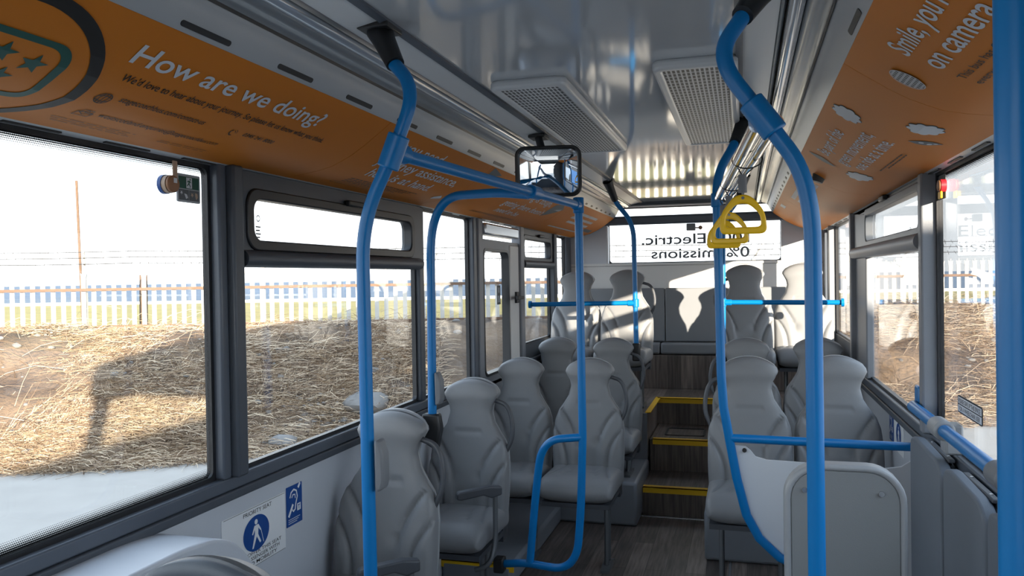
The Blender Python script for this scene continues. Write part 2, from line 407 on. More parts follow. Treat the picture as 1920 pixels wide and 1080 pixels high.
npil = [5]
def pillar(side, y0, y1, m='pillar', d=.045, z0=1.028, z1=2.025, face=None):
    x = XL if side < 0 else XR
    a, b = (x-.022, x+d) if side < 0 else (x-d, x+.022)
    o = MB().box(a, b, y0, y1, z0, z1).build('trim_%d' % npil[0], m, loc=(x, y0, z0), bevel=.008); o['kind'] = 'structure'; npil[0] += 1
pillar(-1, 2.15, 2.19, 'sill', .03); pillar(-1, 2.19, 2.245, 'pillar', .055)
pillar(-1, 3.775, 3.84, 'pillar', .02)
pillar(-1, 4.60, 4.67, 'sill', .03); pillar(-1, 4.67, 4.76, 'pillar2', .04)
pillar(-1, 5.60, 5.70, 'pillar2', .05); pillar(-1, 6.70, 6.80, 'pillar', .045); pillar(-1, 7.30, 7.5, 'sill', .02)
pillar(1, 3.36, 3.42, 'pillar2', .05)
pillar(1, 5.02, 5.45, 'pillar2', .02); pillar(1, 5.45, 5.52, 'pillar2', .05); pillar(1, 6.80, 6.86, 'pillar2', .05); pillar(1, 7.36, 7.5, 'sill', .03)
pillar(1, -.6, .0, 'pillar', .04); pillar(-1, -.6, -.42, 'pillar', .04)

# windows
def quad_uv(name, m, parent, P, U):
    me = bpy.data.meshes.new(name); me.from_pydata(P, [], [(0, 1, 2, 3)]); uv = me.uv_layers.new(name='UVMap')
    for i in range(4): uv.data[i].uv = U[i]
    return finish(name, me, m, parent, smooth=False)
def window(n, side, y0, y1, z0=1.028, z1=2.02, frit='', hopper=None):
    x = XL if side < 0 else XR
    w = struct('window_%d' % n, (x, y0, z0))
    g = x+side*.014
    MB().box(min(g, g+side*.005), max(g, g+side*.005), y0, y1, z0, z1).build('pane', 'glass', w, smooth=False)
    e = .014; fo = rrect(y0, y1, z0, z1, .004); fi = rrect(y0+e, y1-e, z0+e, z1-e, .02)
    a, b = sorted((x+side*.002, x+side*.024)); MB().frame(fo, fi, 'x', a, b).build('gasket', 'frame', w)
    gx = g-side*.002; D = .032
    if 'r' in frit: quad_uv('frit_border', 'frit', w, [(gx, y1-e, z0), (gx, y1-e, z1), (gx, y1-e-D*.45, z1), (gx, y1-e-D*.45, z0)], [(0, 0.02), (z1-z0, 0.02), (z1-z0, D*.45+.02), (0, D*.45+.02)])
    if 'l' in frit: quad_uv('frit_border', 'frit', w, [(gx, y0+e, z0), (gx, y0+e, z1), (gx, y0+e+D*.45, z1), (gx, y0+e+D*.45, z0)], [(0, 0.02), (z1-z0, 0.02), (z1-z0, D*.45+.02), (0, D*.45+.02)])
    if 'b' in frit: quad_uv('frit_border', 'frit', w, [(gx, y0, z0+e), (gx, y1, z0+e), (gx, y1, z0+e+D), (gx, y0, z0+e+D)], [(0, 0), (y1-y0, 0), (y1-y0, D), (0, D)])
    if 't' in frit: quad_uv('frit_border', 'frit', w, [(gx, y0, z1-e), (gx, y1, z1-e), (gx, y1, z1-e-D), (gx, y0, z1-e-D)], [(0, 0), (y1-y0, 0), (y1-y0, D), (0, D)])
    if hopper:
        hy0, hy1, hz0, hz1, bar0, bar1 = hopper
        a, b = sorted((x-side*.028, x+side*.022))
        MB().frame(rrect(y0, y1, bar0, z1, .005, 6), rrect(hy0, hy1, hz0, hz1, .045, 6), 'x', a, b).build('hopper_frame', 'pillar', w, bevel=.004)
        a, b = sorted((x-side*.036, x+side*.012))
        MB().frame(rrect(hy0-.035, hy1+.035, hz0-.03, hz1+.03, .06, 6), rrect(hy0+.006, hy1-.006, hz0+.006, hz1-.006, .042, 6), 'x', a, b).build('hopper_sash', 'frame' if side < 0 else 'pillar', w, bevel=.006)
        zc = (bar0+bar1)/2
        MB().cyl((x-side*.03, y0+.015, zc), (x-side*.03, y1-.03, zc), (bar1-bar0)/2*1.05, 18).build('hopper_rail', 'pillar' if side < 0 else 'pillar2', w)
        a, b = sorted((x-side*.03, x-side*.055)); ym = (hy0+hy1)/2+.05
        MB().box(a, b, ym-.07, ym+.07, hz1+.022, hz1+.045).build('latch', 'black', w, bevel=.005)
    return w
window(1, -1, -.42, 2.15, frit='rbt')
window(2, -1, 2.245, 3.775, hopper=(2.325, 3.655, 1.785, 1.935, 1.70, 1.755))
w2 = bpy.data.objects['window_2']
flat_poly([circ(0, .03, .012, 20), circ(0, .03, .008, 20)]+[rect(-.016, .014-.004*(k % 2), -.002-.012*k, .003-.012*k) for k in range(4)], (XL-.0115, 2.42, 1.84), (0, 1, 0), (0, 0, 1), 'leafgrey', w2, 'glazing_mark')
window(3, -1, 3.84, 4.60)
window(4, -1, 5.70, 6.70, 1.14, hopper=(5.76, 6.62, 1.80, 1.945, 1.725, 1.78))
window(5, -1, 6.80, 7.30, 1.14)
window(6, 1, 0, 3.36, frit='rbt')
window(7, 1, 3.42, 5.45, hopper=(3.48, 4.93, 1.82, 1.975, 1.735, 1.80))
window(8, 1, 5.52, 6.80, 1.17)
window(10, 1, 6.86, 7.36, 1.17)

# emergency door on the left
dr = struct('door_1', (XL, 4.76, .0))
MB().frame(rrect(4.76, 5.60, .90, 1.90, .01, 4), rrect(4.785, 5.345, 1.03, 1.835, .05, 4), 'x', XL-.02, XL+.03).build('door_leaf', 'pillar2', dr, bevel=.006)
MB().frame(rrect(4.778, 5.352, 1.022, 1.843, .055, 4), rrect(4.794, 5.336, 1.039, 1.826, .05, 4), 'x', XL-.02, XL+.034).build('gasket', 'frame', dr)
MB().box(XL-.017, XL-.012, 4.77, 5.36, 1.01, 1.85).build('pane', 'glass', dr, smooth=False)
MB().box(XL-.02, XL+.06, 4.76, 5.52, 1.925, 2.0).build('mechanism_cover', 'alu', dr, bevel=.012)
MB().box(XL+.034, XL+.052, 5.47, 5.53, 1.47, 1.55).cyl((XL+.045, 5.50, 1.51), (XL+.085, 5.50, 1.51), .012).box(XL+.075, XL+.095, 5.36, 5.51, 1.497, 1.523).build('door_handle', 'black', dr, bevel=.003)
MB().box(XL-.018, XL+.036, 5.365, 5.59, 1.0, 1.88).build('door_edge', 'rearwall', dr, bevel=.01)
MB().box(XL-.02, XL+.02, 4.76, 5.60, -.0, .90).build('door_foot', 'pillar2', dr, smooth=False)
stk = thing('notice_sticker', 'small dark notice sticker on the emergency door glass', 'sticker', (XL-.027, 5.22, 1.52))
MB().box(XL-.011, XL-.009, 5.19, 5.27, 1.47, 1.60).build('backing', 'leafgrey', stk, smooth=False)
flat_poly([rect(.01, .022, .015, .06), rect(.03, .042, .015, .06), rect(.05, .062, .015, .06), rect(.028, .046, .08, .115)], (XL-.0085, 5.195, 1.47), (0, 1, 0), (0, 0, 1), 'whitetxt', stk, 'print')

# rear wall
rw = struct('wall_rear')
b = MB()
b.box(XL, XR, YB, YB+.12, -.1, 1.765).box(XL, -1.235, YB, YB+.12, 1.765, 2.42).box(.335, XR, YB, YB+.12, 1.765, 2.42).box(-1.235, .335, YB, YB+.12, 2.295, 2.42)
b.build('panel', 'rearwall', rw, smooth=False)
MB().box(-1.25, .35, YB-.012, YB+.10, 1.745, 1.768).build('ledge', 'rearwall', rw, bevel=.004)
MB().box(XL, XR, YB-.04, YB, 2.302, 2.36).build('top_beam', 'pillar', rw, bevel=.015)
MB().box(-1.30, .40, YB-.03, YB+.03, 2.125, 2.208).build('cross_beam', 'sill', rw, bevel=.02)
MB().box(XL, -1.235, YB-.006, YB, 1.77, 2.12).build('corner_panel', 'wall', rw, smooth=False)
MB().box(.335, XR, YB-.006, YB, 1.90, 2.20).build('corner_panel', 'wall', rw, smooth=False)
MB().box(XL, XR, YB-.003, YB, 1.742, 1.745).build('seam', 'frame', rw, smooth=False)
w9 = struct('window_9', (-.45, YB+.1, 1.77))
MB().box(-1.235, .335, YB+.10, YB+.105, 1.765, 2.295).build('pane', 'glass', w9, smooth=False)
MB().frame(rrect(-1.235, .335, 1.765, 2.295, .005), rrect(-1.222, .322, 1.778, 2.285, .03), 'y', YB+.08, YB+.12).build('gasket', 'frame', w9)
MB().box(-1.236, -1.225, YB+.005, YB+.09, 1.77, 2.12).box(.325, .336, YB+.005, YB+.09, 1.77, 2.12).build('reveal', 'white', w9, smooth=False)
# mirrored lettering stuck on the outside of the rear glass
y_ = YB+.0985
flat_text('100%Electric.', (.055, y_, 1.942), (-1, 0, 0), (0, 0, 1), .975, .098, 'leafgrey', w9, .012)
flat_text('0%Emissions', (.055, y_, 1.810), (-1, 0, 0), (0, 0, 1), .885, .098, 'leafgrey', w9, .012)
dv = thing('sensor_box', 'small grey box with a round knob at the top of the rear window', 'device', (-.45, YB+.03, 2.08))
MB().box(-.50, -.42, YB+.03, YB+.09, 2.06, 2.125).build('housing', 'steel', dv, bevel=.005)
MB().cyl((-.42, YB+.06, 2.085), (-.385, YB+.06, 2.085), .006).cyl((-.375, YB+.05, 2.085), (-.375, YB+.065, 2.085), .018).build('knob', 'brown', dv)

# front wall with the windscreen, behind the viewpoint
fw = struct('wall_front')
MB().box(XL, XR, YF-.1, YF, -.1, .85).box(XL, XR, YF-.1, YF, 2.15, 2.42).box(XL, XL+.08, YF-.1, YF, .85, 2.15).box(XR-.62, XR, YF-.1, YF, .85, 2.15).build('panel', 'pillar', fw, smooth=False)  # right-hand panel widened to block sun from reaching the left pillars
MB().box(XL+.08, XR-.62, YF-.055, YF-.05, .85, 2.15).build('windscreen_pane', 'glass', fw, smooth=False)

# ceiling
MB().box(-.885, -.015, YF, 7.46, 2.335, 2.36).build('ceiling', 'ceil', smooth=False)['kind'] = 'structure'
n_ = 60
def cove_trim(n, side):
    t = struct('trim_%d' % n)
    X = lambda d: CX+side*d
    def strip(name, prof, m, thick=.008):
        poly = [(X(d), z) for d, z in prof]+[(X(d), z+thick) for d, z in prof[::-1]]
        b = MB().prism(poly, 'y', YF, 7.46)
        return b.build(name, m, t, angle=50)
    strip('seam_trim', [(.435, 2.328), (.456, 2.322)], 'sill', .03)
    strip('pale_strip', [(.456, 2.330), (.545, 2.312)], 'ceil2')
    strip('lamp_channel', [(.545, 2.315), (.552, 2.302), (.560, 2.312)], 'bronze', .02)
    MB().cyl((X(.583), YF, 2.306), (X(.583), 7.44, 2.306), .020, 16).build('lamp_tube', 'tubelens', t)
    strip('curved_channel', [(.604, 2.300), (.618, 2.285), (.630, 2.282), (.640, 2.281), (.650, 2.276), (.655, 2.268)], 'bronze')
    strip('dark_joint', [(.654, 2.268), (.658, 2.262)], 'frame', .014)
    strip('slot_panel', [(.658, 2.266), (.667, 2.256), (.674, 2.241), (.680, 2.228), (.705, 2.191)], 'grey_strip')
    strip('soffit_strip', [(1.113, 2.022), (1.150, 2.018)], 'ceil2', .02)
    sl = MB()
    ys = []
    y = -.4
    while y < 4.2: ys.append((y, y+.172)); y += .37
    if side > 0: ys = [(a+.025, b+.025) for a, b in ys if b < 2.2]
    y = 4.45 if side > 0 else 6.0
    far = []
    while y < 7.3: far.append((y, y+.07)); y += .22
    for a, c in ys+far:
        for i in range(1):
            p = rrect(a, c, .0, 1, .0001)
        d0, z0, d1, z1 = .6905, 2.2125, .6985, 2.2005
        nx, nz = -.83*side, -.56
        def q(t): return (X(d0+(d1-d0)*t), z0+(z1-z0)*t)
        r = .5; pts = []
        L_ = c-a
        hh = .007
        for k in range(7): A = PI/2+PI*k/6; pts.append((a+hh+hh*math.cos(A), .5+.5*math.sin(A)))
        for k in range(7): A = -PI/2+PI*k/6; pts.append((c-hh+hh*math.cos(A), .5+.5*math.sin(A)))
        vs = []
        for off in (.0015, -.003):
            for (yy, t_) in pts:
                e = q(t_); vs.append((e[0]+nx*off, yy, e[1]+nz*off))
        n = len(pts)
        sl.add(vs, [tuple(range(n)), tuple(range(2*n-1, n-1, -1))]+[(i, (i+1) % n, n+(i+1) % n, n+i) for i in range(n)])
    sl.build('vent_slots', 'black', t, smooth=False)
    s2 = MB(); y = .2
    while y < 7.2:
        a, b = sorted((X(1.127), X(1.138))); s2.box(a, b, y, y+.16, 2.0165, 2.0205); y += .30
    s2.build('soffit_slots', 'black', t, smooth=False)
cove_trim(40, -1); cove_trim(41, 1)
# end caps and outer roof (casts the shade of the bus on the bank)
rf = struct('ceiling_roof')
pr = [(-1.68, 2.10), (-1.675, 2.40), (-1.62, 2.55), (-1.45, 2.64), (-.45, 2.68), (.55, 2.64), (.72, 2.55), (.775, 2.40), (.78, 2.10)]
inn = [(x*.985-.007, z-.03) for x, z in pr]
MB().prism(pr+inn[::-1], 'y', YF-.1, YB+.14).build('roof_skin', 'outer', rf)
pe = [(-1.677, 2.32)]+pr[1:-1]+[(.777, 2.32)]
MB().prism(pe, 'y', YB+.12, YB+.15).prism(pe, 'y', YF-.13, YF-.1).build('roof_end', 'outer', rf, smooth=False)
MB().box(-1.72, .82, YF-.1, YB+.13, -.36, -.06).build('underfloor', 'black', rf, smooth=False)

# ------------------------------------------------------------------ orange cove panels with their print
def cove_panel(side, y0, y1, label):
    t = thing('advert_panel', label, 'advert panel', (CX+side*.9, y0, 2.07))
    poly = [(CX+side*d, z) for d, z in PROF]+[(CX+side*(d+.004), z+.01) for d, z in PROF[::-1]]
    MB().prism(poly, 'y', y0+.0015, y1-.0015).build('curved_panel', 'orange', t, angle=30)
    return t
L1 = cove_panel(-1, -.55, 2.53, 'orange curved panel on the left reading How are we doing?')
cove_text(-1, 'How are we doing?', 1.412, 2.19, .1145, .057, 'whitetxt', L1, .012)
cove_text(-1, "We'd love to hear about your journey. So please let us know what you think.", 1.437, 2.299, .170, .0235, 'blacktxt', L1, .006)
cove_text(-1, 'stagecoachbus.com/contact-us', 1.497, 1.79, .236, .022, 'blacktxt', L1, .004)
cove_text(-1, 'westscotland.enquiries@stagecoachbus.com', 1.517, 1.948, .320, .024, 'blacktxt', L1, .002)
cove_text(-1, '0345 241 8000', 1.961, 2.108, .237, .018, 'blacktxt', L1, .004)
cove_poly(-1, [circ(1.155, .275, .251, 72), circ(1.155, .275, .221, 72)], 'blacktxt', L1, 'emblem_ring')
def sm(pts, r, n=5): 
    P = fillet([(*p, 0) for p in pts], r, n); return [(p.x, p.y) for p in P]
mx_ = lambda pts: pts+[(2*1.02-p[0], p[1]) for p in pts[::-1]]
so = sm([(1.02, .128), (1.27, .127), (1.303, .16), (1.318, .30), (1.305, .325), (1.25, .335), (1.18, .325), (1.10, .34), (1.02, .375)], .025)
si = sm([(1.02, .145), (1.255, .143), (1.281, .165), (1.298, .285), (1.29, .305), (1.25, .313), (1.18, .305), (1.10, .32), (1.02, .352)], .02)
cove_poly(-1, [mx_(so), mx_(si)], 'teal', L1, 'emblem_shield')
def star(cx, cy, r, rot=0): return [(cx+(r if i % 2 == 0 else r*.42)*math.sin(PI*i/5+rot), cy-(r if i % 2 == 0 else r*.42)*math.cos(PI*i/5+rot)) for i in range(10)]
cove_poly(-1, [star(1.238, .197, .031), star(1.165, .187, .031), star(1.205, .255, .031), star(1.09, .20, .031)], 'teal', L1, 'emblem_stars')
# pictograms: globe, envelope, telephone
g = [circ(1.457, .240, .021, 24), circ(1.457, .240, .0185, 24)]
cove_poly(-1, g, 'blacktxt', L1, 'globe_ring')
cove_poly(-1, [stroke([(1.438, .234), (1.457, .228), (1.476, .234)], .0025), stroke([(1.438, .247), (1.457, .252), (1.476, .247)], .0025)], 'blacktxt', L1, 'globe_lines')
cove_poly(-1, [stroke([(1.457, .221), (1.457, .26)], .0025), stroke([(1.450, .221), (1.446, .24), (1.45, .258)], .0025), stroke([(1.464, .221), (1.468, .24), (1.464, .258)], .0025)], 'blacktxt', L1, 'globe_meridians')
cove_poly(-1, [rect(1.458, 1.502, .312, .336), rect(1.4605, 1.4995, .3145, .3335)], 'blacktxt', L1, 'envelope_outline')
cove_poly(-1, [stroke([(1.46, .313), (1.48, .326), (1.50, .313)], .0025), stroke([(1.466, .312), (1.466, .300), (1.494, .300), (1.494, .312)], .0025)], 'blacktxt', L1, 'envelope_flap')
cove_poly(-1, [circ(1.48, .3075, .006, 16), circ(1.48, .3075, .004, 16)], 'blacktxt', L1, 'envelope_sign')
cove_poly(-1, [stroke([(1.908, .222), (1.904, .230), (1.907, .239), (1.916, .247), (1.924, .246)], .004), stroke([(1.916, .223), (1.922, .227), (1.925, .234)], .0018), stroke([(1.919, .218), (1.928, .224), (1.931, .234)], .0015)], 'blacktxt', L1, 'telephone')
def greek(side, t, y0, y1, s, m='blacktxt', h=.0035, seed=1):
    rr = random.Random(seed); y = min(y0, y1); e = max(y0, y1); ps = []
    while y < e-.01:
        l = rr.uniform(.015, .05); l = min(l, e-y); ps.append(rect(y, y+l, s-h/2, s+h/2)); y += l+.008
    cove_poly(side, ps, m, t, 'fine_print')
for i in range(3): greek(-1, L1, 1.44+.01*i, 1.70, .372+.012*i, h=.0022, seed=i)
for i in range(2): greek(-1, L1, 1.79, 1.98, .372+.012*i, h=.0022, seed=i+5)
L2 = cove_panel(-1, 2.53, 3.70, 'orange curved panel on the left reading help is at hand')
cove_text(-1, 'If you need', 2.70, 3.165, .095, .058, 'whitetxt', L2, .01)
cove_text(-1, 'journey assistance,', 2.72, 3.55, .188, .058, 'whitetxt', L2, .01)
cove_text(-1, 'help is at hand.', 2.775, 3.395, .267, .058, 'whitetxt', L2, .01)
for i in range(4): greek(-1, L2, 2.76, 3.40-.05*i, .315+.014*i, h=.005, seed=i+9)
cove_poly(-1, [rrect(2.72, 3.02, .372, .390, .008), rrect(2.723, 3.017, .3745, .3875, .006)], 'blacktxt', L2, 'outlined_box')
cove_poly(-1, [sm([(3.60, .27), (3.66, .30), (3.58, .33), (3.57, .30)], .02)], 'whitetxt', L2, 'leaf')
L3 = cove_panel(-1, 3.70, 5.62, 'orange curved panel on the left reading getting there doesn\'t need to be')
cove_text(-1, 'Job hunting is tough,', 4.25, 5.25, .115, .058, 'whitetxt', L3, .006)
cove_text(-1, "getting there doesn't", 4.40, 5.30, .210, .058, 'whitetxt', L3, .006)
cove_text(-1, 'need to be.', 4.47, 4.95, .290, .058, 'whitetxt', L3, .006)
for i in range(2): greek(-1, L3, 4.25, 5.1, .345+.015*i, h=.005, seed=i+19)
cove_poly(-1, [sm([(3.74, .002), (3.92, .03), (3.80, .055), (3.78, .085), (3.74, .055)], .02)], 'leafgrey', L3, 'leaf')
cove_poly(-1, [[(5.34, .08), (5.50, .055), (5.62, .10), (5.50, .15), (5.32, .215), (5.30, .15)]], 'leafgrey', L3, 'coin_slab')
cove_poly(-1, [[(5.42, .125), (5.58, .10), (5.58, .118), (5.40, .165)]], 'whitetxt', L3, 'card')
L4 = cove_panel(-1, 5.62, 7.45, 'orange curved panel at the rear end of the left side, in sunlight')
for i, s in enumerate((.08, .135, .19)): greek(-1, L4, 6.0+.05*i, 6.9, s, 'whitetxt', .026, 30+i)
cove_poly(-1, [rect(6.95, 7.30, .215, .26)], 'leafgrey', L4, 'dark_label')
greek(-1, L4, 5.9, 6.9, .30, 'whitetxt', .02, 40)
R1 = cove_panel(1, -.55, 2.23, 'orange curved panel on the right reading Smile, on camera')
cove_text(1, "Smile, you're", 1.930, 1.515, .120, .056, 'whitetxt', R1, .012)
cove_text(1, 'on camera', 1.915, 1.505, .193, .056, 'whitetxt', R1, .012)
cove_text(1, 'This bus has CCTV for', 1.926, 1.50, .245, .020, 'blacktxt', R1, .002)
cove_text(1, "everyone's safety.", 1.926, 1.58, .280, .020, 'blacktxt', R1, .002)
R2 = cove_panel(1, 2.23, 4.30, 'orange curved panel on the right with white clouds reading green movement')
cove_text(1, 'Be part of the', 3.52, 2.975, .105, .056, 'whitetxt', R2, .004)
cove_text(1, 'green movement,', 3.52, 2.79, .184, .056, 'whitetxt', R2, .004)
cove_text(1, 'one ride at a time.', 3.48, 2.79, .252, .056, 'whitetxt', R2, .004)
for i in range(2): greek(1, R2, 2.95, 3.4-.1*i, .302+.014*i, h=.005, seed=i+50)
def cloud(cx, cy, a, b, seed):
    rr = random.Random(seed); P = []
    n = 60; k = 9; ph = rr.uniform(0, 6)
    for i in range(n):
        t = 2*PI*i/n; m = .80+.20*abs(math.sin(k*t/2+ph)); P.append((cx+a*m*math.cos(t), cy+b*m*math.sin(t)))
    return P
for cx_, cy_, a_, b_ in ((2.699, .076, .075, .05), (2.495, .282, .07, .05), (3.676, .262, .10, .055)):
    co_ = cove_poly(1, [cloud(cx_, cy_, a_+.006, b_+.003, 1)], 'leafgrey', R2, 'cloud_outline', .001)
    cove_poly(1, [cloud(cx_, cy_, a_, b_, 1)], 'whitetxt', co_, 'cloud', .0022)
def leaf(cx, cy, L_, w, vert=True):
    P = []
    for i in range(17): t = i/16; P.append((cx+w*math.sin(PI*t)*(1-.3*t), cy-L_/2+L_*t))
    for i in range(1, 16): t = 1-i/16; P.append((cx-w*math.sin(PI*t), cy-L_/2+L_*t))
    return P
cove_poly(1, [leaf(3.66, .092, .13, .045)], 'leafgrey', R2, 'leaf'); cove_poly(1, [leaf(2.695, .323, .10, .035)], 'leafgrey', R2, 'leaf')
cove_poly(1, [circ(2.69, .31, .010, 12, .008), circ(2.70, .335, .012, 12, .008), circ(2.69, .35, .007, 12)], 'whitetxt', R2, 'leaf_spots', .0022)
R3 = cove_panel(1, 4.30, 5.90, 'orange curved panel on the right behind the grab pole, sunlit and partly hidden')
cove_poly(1, [rect(4.45+.022*i, 4.461+.022*i, .10, .155) for i in range(14)], 'whitetxt', R3, 'vent_lines')
for i, s in enumerate((.08, .13)): greek(1, R3, 4.9, 5.6, s, 'whitetxt', .03, 60+i)
R4 = cove_panel(1, 5.90, 7.45, 'orange curved panel at the rear end of the right side')
cove_poly(1, [rect(6.3, 6.5, .03, .07)], 'whitetxt', R4, 'white_label'); cove_poly(1, [rect(6.5, 6.9, .25, .33)], 'whitetxt', R4, 'white_label')
# speaker grille: a disc set flush in the right cove panel
sg = thing('speaker_grille', 'round perforated speaker grille in the right orange panel', 'speaker', tuple(cove_pt(1, 2.08, .15)))
cove_poly(1, [circ(2.08, .15, .043, 40)], 'spk', sg, 'perforated_disc', .0025)
cove_poly(1, [circ(2.08, .15, .045, 40), circ(2.08, .15, .0425, 40)], 'grey_strip', sg, 'rim', .0035)
bx = thing('camera_dome', 'small dark camera behind the grab pole under the right orange panel', 'camera', tuple(cove_pt(1, 4.15, .12)))
p = cove_pt(1, 4.15, .13)
MB().cyl(p+Vector((.0, 0, .01)), p+Vector((-.012, 0, -.022)), .032, 20, .026).build('dome', 'black', bx)

# ceiling vents
def ceiling_vent(x0, x1, y0, y1, label):
    t = thing('ceiling_vent', label, 'ceiling vent', ((x0+x1)/2, (y0+y1)/2, 2.335), 'ceiling air vents')
    e = .035
    MB().frame(rrect(x0, x1, y0, y1, .035, 6), rrect(x0+e, x1-e, y0+e, y1-e, .012, 6), 'z', 2.302, 2.337).build('surround', 'ceil2', t, bevel=.012, seg=3)
    MB().box(x0+e-.002, x1-e+.002, y0+e-.002, y1-e+.002, 2.306, 2.325).build('perforated_grille', 'grille', t, smooth=False)
ceiling_vent(-.845, -.572, 2.66, 4.20, 'left-hand perforated grey ceiling vent, above the mirror')
ceiling_vent(-.275, -.008, 2.58, 4.15, 'right-hand perforated grey ceiling vent, left of the hand straps')

# ================================================================== BLUE POLES AND RAILS
PR = .0178
def socket(t, p, q, name='ceiling_socket'):
    p, q = Vector(p), Vector(q); m_ = p+(q-p)*.35
    MB().tube([p, m_, q], [.036, .030, .0245], 18).build(name, 'black', t)
    MB().box(p.x-.045, p.x+.045, p.y-.05, p.y+.05, p.z-.004, p.z+.012).build('mount_plate', 'black', t, bevel=.004)
def clamp(t, p, d, r=.027, l=.05, d2=None):
    p, d = Vector(p), Vector(d).normalized()
    b = MB().cyl(p-d*l, p+d*l, r, 20)
    if d2: d2 = Vector(d2).normalized(); b.cyl(p, p+d2*.06, r*.9, 20)
    b.build('clamp', 'blue', t, bevel=.004)
# front left stanchion
t = thing('grab_pole', 'blue grab pole bent over at the top, in front of the nearest left window seat', 'grab pole', (-.945, 1.9, 0))
path = fillet([(-.925, 1.965, 2.30), (-.90, 1.95, 2.245), (-.795, 1.9, 2.135), (-.862, 1.9, 1.98), (-.955, 1.9, 1.80), (-.943, 1.9, 0)], [.03, .10, .03, .11, .1])
MB().tube(path, PR, 18).build('tube', 'blue', t)
socket(t, (-.93, 1.975, 2.318), (-.868, 1.935, 2.213)); clamp(t, (-.862, 1.9, 1.98), (.38, 0, .92), .029, .045, (.10, 1, -.01))
MB().cyl((-.943, 1.9, 0), (-.943, 1.9, .03), .04, 20).build('floor_flange', 'blue', t)
MB().prism([(-.925, 1.235), (-.912, 1.235), (-.900, 1.20), (-.898, 1.13), (-.905, 1.105), (-.922, 1.10)], 'y', 1.88, 1.925).build('bell_push', 'greypad', t, bevel=.008)
# horizontal rail
t = thing('grab_rail', 'blue horizontal grab rail running back under the mirror', 'grab rail', (-.78, 2.7, 1.97))
MB().tube([(-.862, 1.95, 1.979), (-.701, 3.48, 1.967)], PR, 18).build('tube', 'blue', t)
MB().cyl((-.762, 2.89, 1.972), (-.754, 2.98, 1.9715), .026, 18).build('clamp', 'blue', t, bevel=.004)
# second pole, bent from the rail
t = thing('grab_pole', 'blue grab pole curving down from the left rail to the nearest window seat', 'grab pole', (-1.23, 3.05, 1.0))
MB().tube(fillet([(-.772, 2.91, 1.962), (-.90, 2.94, 1.978), (-1.225, 3.05, 1.985), (-1.232, 3.05, 1.02)], [.05, .24, .1], 12), PR, 18).build('tube', 'blue', t)
MB().prism([(-1.27, 1.10), (-1.20, 1.10), (-1.19, 1.04), (-1.21, .95), (-1.26, .98)], 'y', 3.025, 3.075).build('seat_bracket', 'black', t, bevel=.008)
MB().prism([(-1.214, 1.27), (-1.200, 1.27), (-1.186, 1.235), (-1.184, 1.165), (-1.192, 1.14), (-1.212, 1.135)], 'y', 3.03, 3.075).build('bell_push', 'greypad', t, bevel=.006)
# pole with the loop
t = thing('grab_pole', 'blue grab pole with a D-shaped loop at its foot beside the aisle', 'grab pole', (-.70, 3.5, .3))
MB().tube([(-.70, 3.5, 2.0), (-.697, 3.5, .93)], PR, 18).build('tube', 'blue', t)
clamp(t, (-.70, 3.5, 1.967), (0, 0, 1), .024, .035, (-.1, -1, 0))
loop = fillet([(-.697, 3.5, .94), (-.709, 3.5, .62), (-.735, 3.5, .33), (-.98, 3.54, .335), (-1.105, 3.6, .30)], [.1, .2, .05, .05], 12)
MB().tube(loop, PR, 18).build('loop_tube', 'blue', t)
MB().tube(fillet([(-.70, 3.5, .935), (-.885, 3.5, .915), (-.925, 3.52, .64), (-.957, 3.53, .345)], [.12, .1], 12), PR, 18).build('loop_tube', 'blue', t)
MB().box(-1.15, -1.10, 3.57, 3.63, .26, .33).build('seat_bracket', 'black', t, bevel=.008)
# rear left pole and its mate on the right
def rear_pole(sgn, label, rlabel):
    X = lambda x: x if sgn < 0 else 2*CX-x
    t = thing('grab_pole', label, 'grab pole', (X(-.757), 5.85, 1.15))
    MB().tube(fillet([(X(-.91), 5.70, 2.30), (X(-.887), 5.78, 2.19), (X(-.765), 5.85, 2.03), (X(-.757), 5.85, 1.14)], [.05, .12], 10), PR, 16).build('tube', 'blue', t)
    socket(t, (X(-.92), 5.66, 2.326), (X(-.884), 5.765, 2.20))
    MB().box(X(-.757)-.028, X(-.757)+.028, 5.82, 5.88, 1.03, 1.16).build('seat_bracket', 'black', t, bevel=.01)
    clamp(t, (X(-.757), 5.85, 1.452), (0, 0, 1), .024, .03, (1 if sgn > 0 else -1, 0, 0))
    t = thing('grab_rail', rlabel, 'grab rail', (X(-1.15), 5.82, 1.45))
    MB().tube([(X(-.775), 5.85, 1.453), (X(-1.548), 5.80, 1.448)], PR*.95, 16).build('tube', 'blue', t)
    MB().cyl((X(-1.53), 5.80, 1.448), (X(-1.549), 5.80, 1.448), .028, 18).build('wall_flange', 'blue', t)
rear_pole(-1, 'slim blue grab pole at the rear left, under a black ceiling socket', 'blue cross rail in front of the rear left seats, in sunlight')
rear_pole(1, 'rear blue grab pole hidden behind the nearer pole at the right of the aisle', 'blue cross rail in front of the rear right seats')
# front right pole
t = thing('grab_pole', 'large blue grab pole in front of the grey backrest board', 'grab pole', (.148, 1.85, 0))
MB().tube(fillet([(.045, 1.93, 2.30), (.012, 1.87, 2.235), (-.055, 1.85, 2.135), (.045, 1.85, 1.995), (.145, 1.85, 1.85), (.148, 1.85, 0)], [.03, .09, .03, .14, .1], 10), PR*1.04, 18).build('tube', 'blue', t)
socket(t, (.055, 1.95, 2.316), (.005, 1.862, 2.225)); clamp(t, (.045, 1.85, 1.995), (.58, 0, -.81), .029, .045, (-.09, 1, 0))
MB().cyl((.148, 1.85, 0), (.148, 1.85, .03), .04, 20).build('floor_flange', 'blue', t)
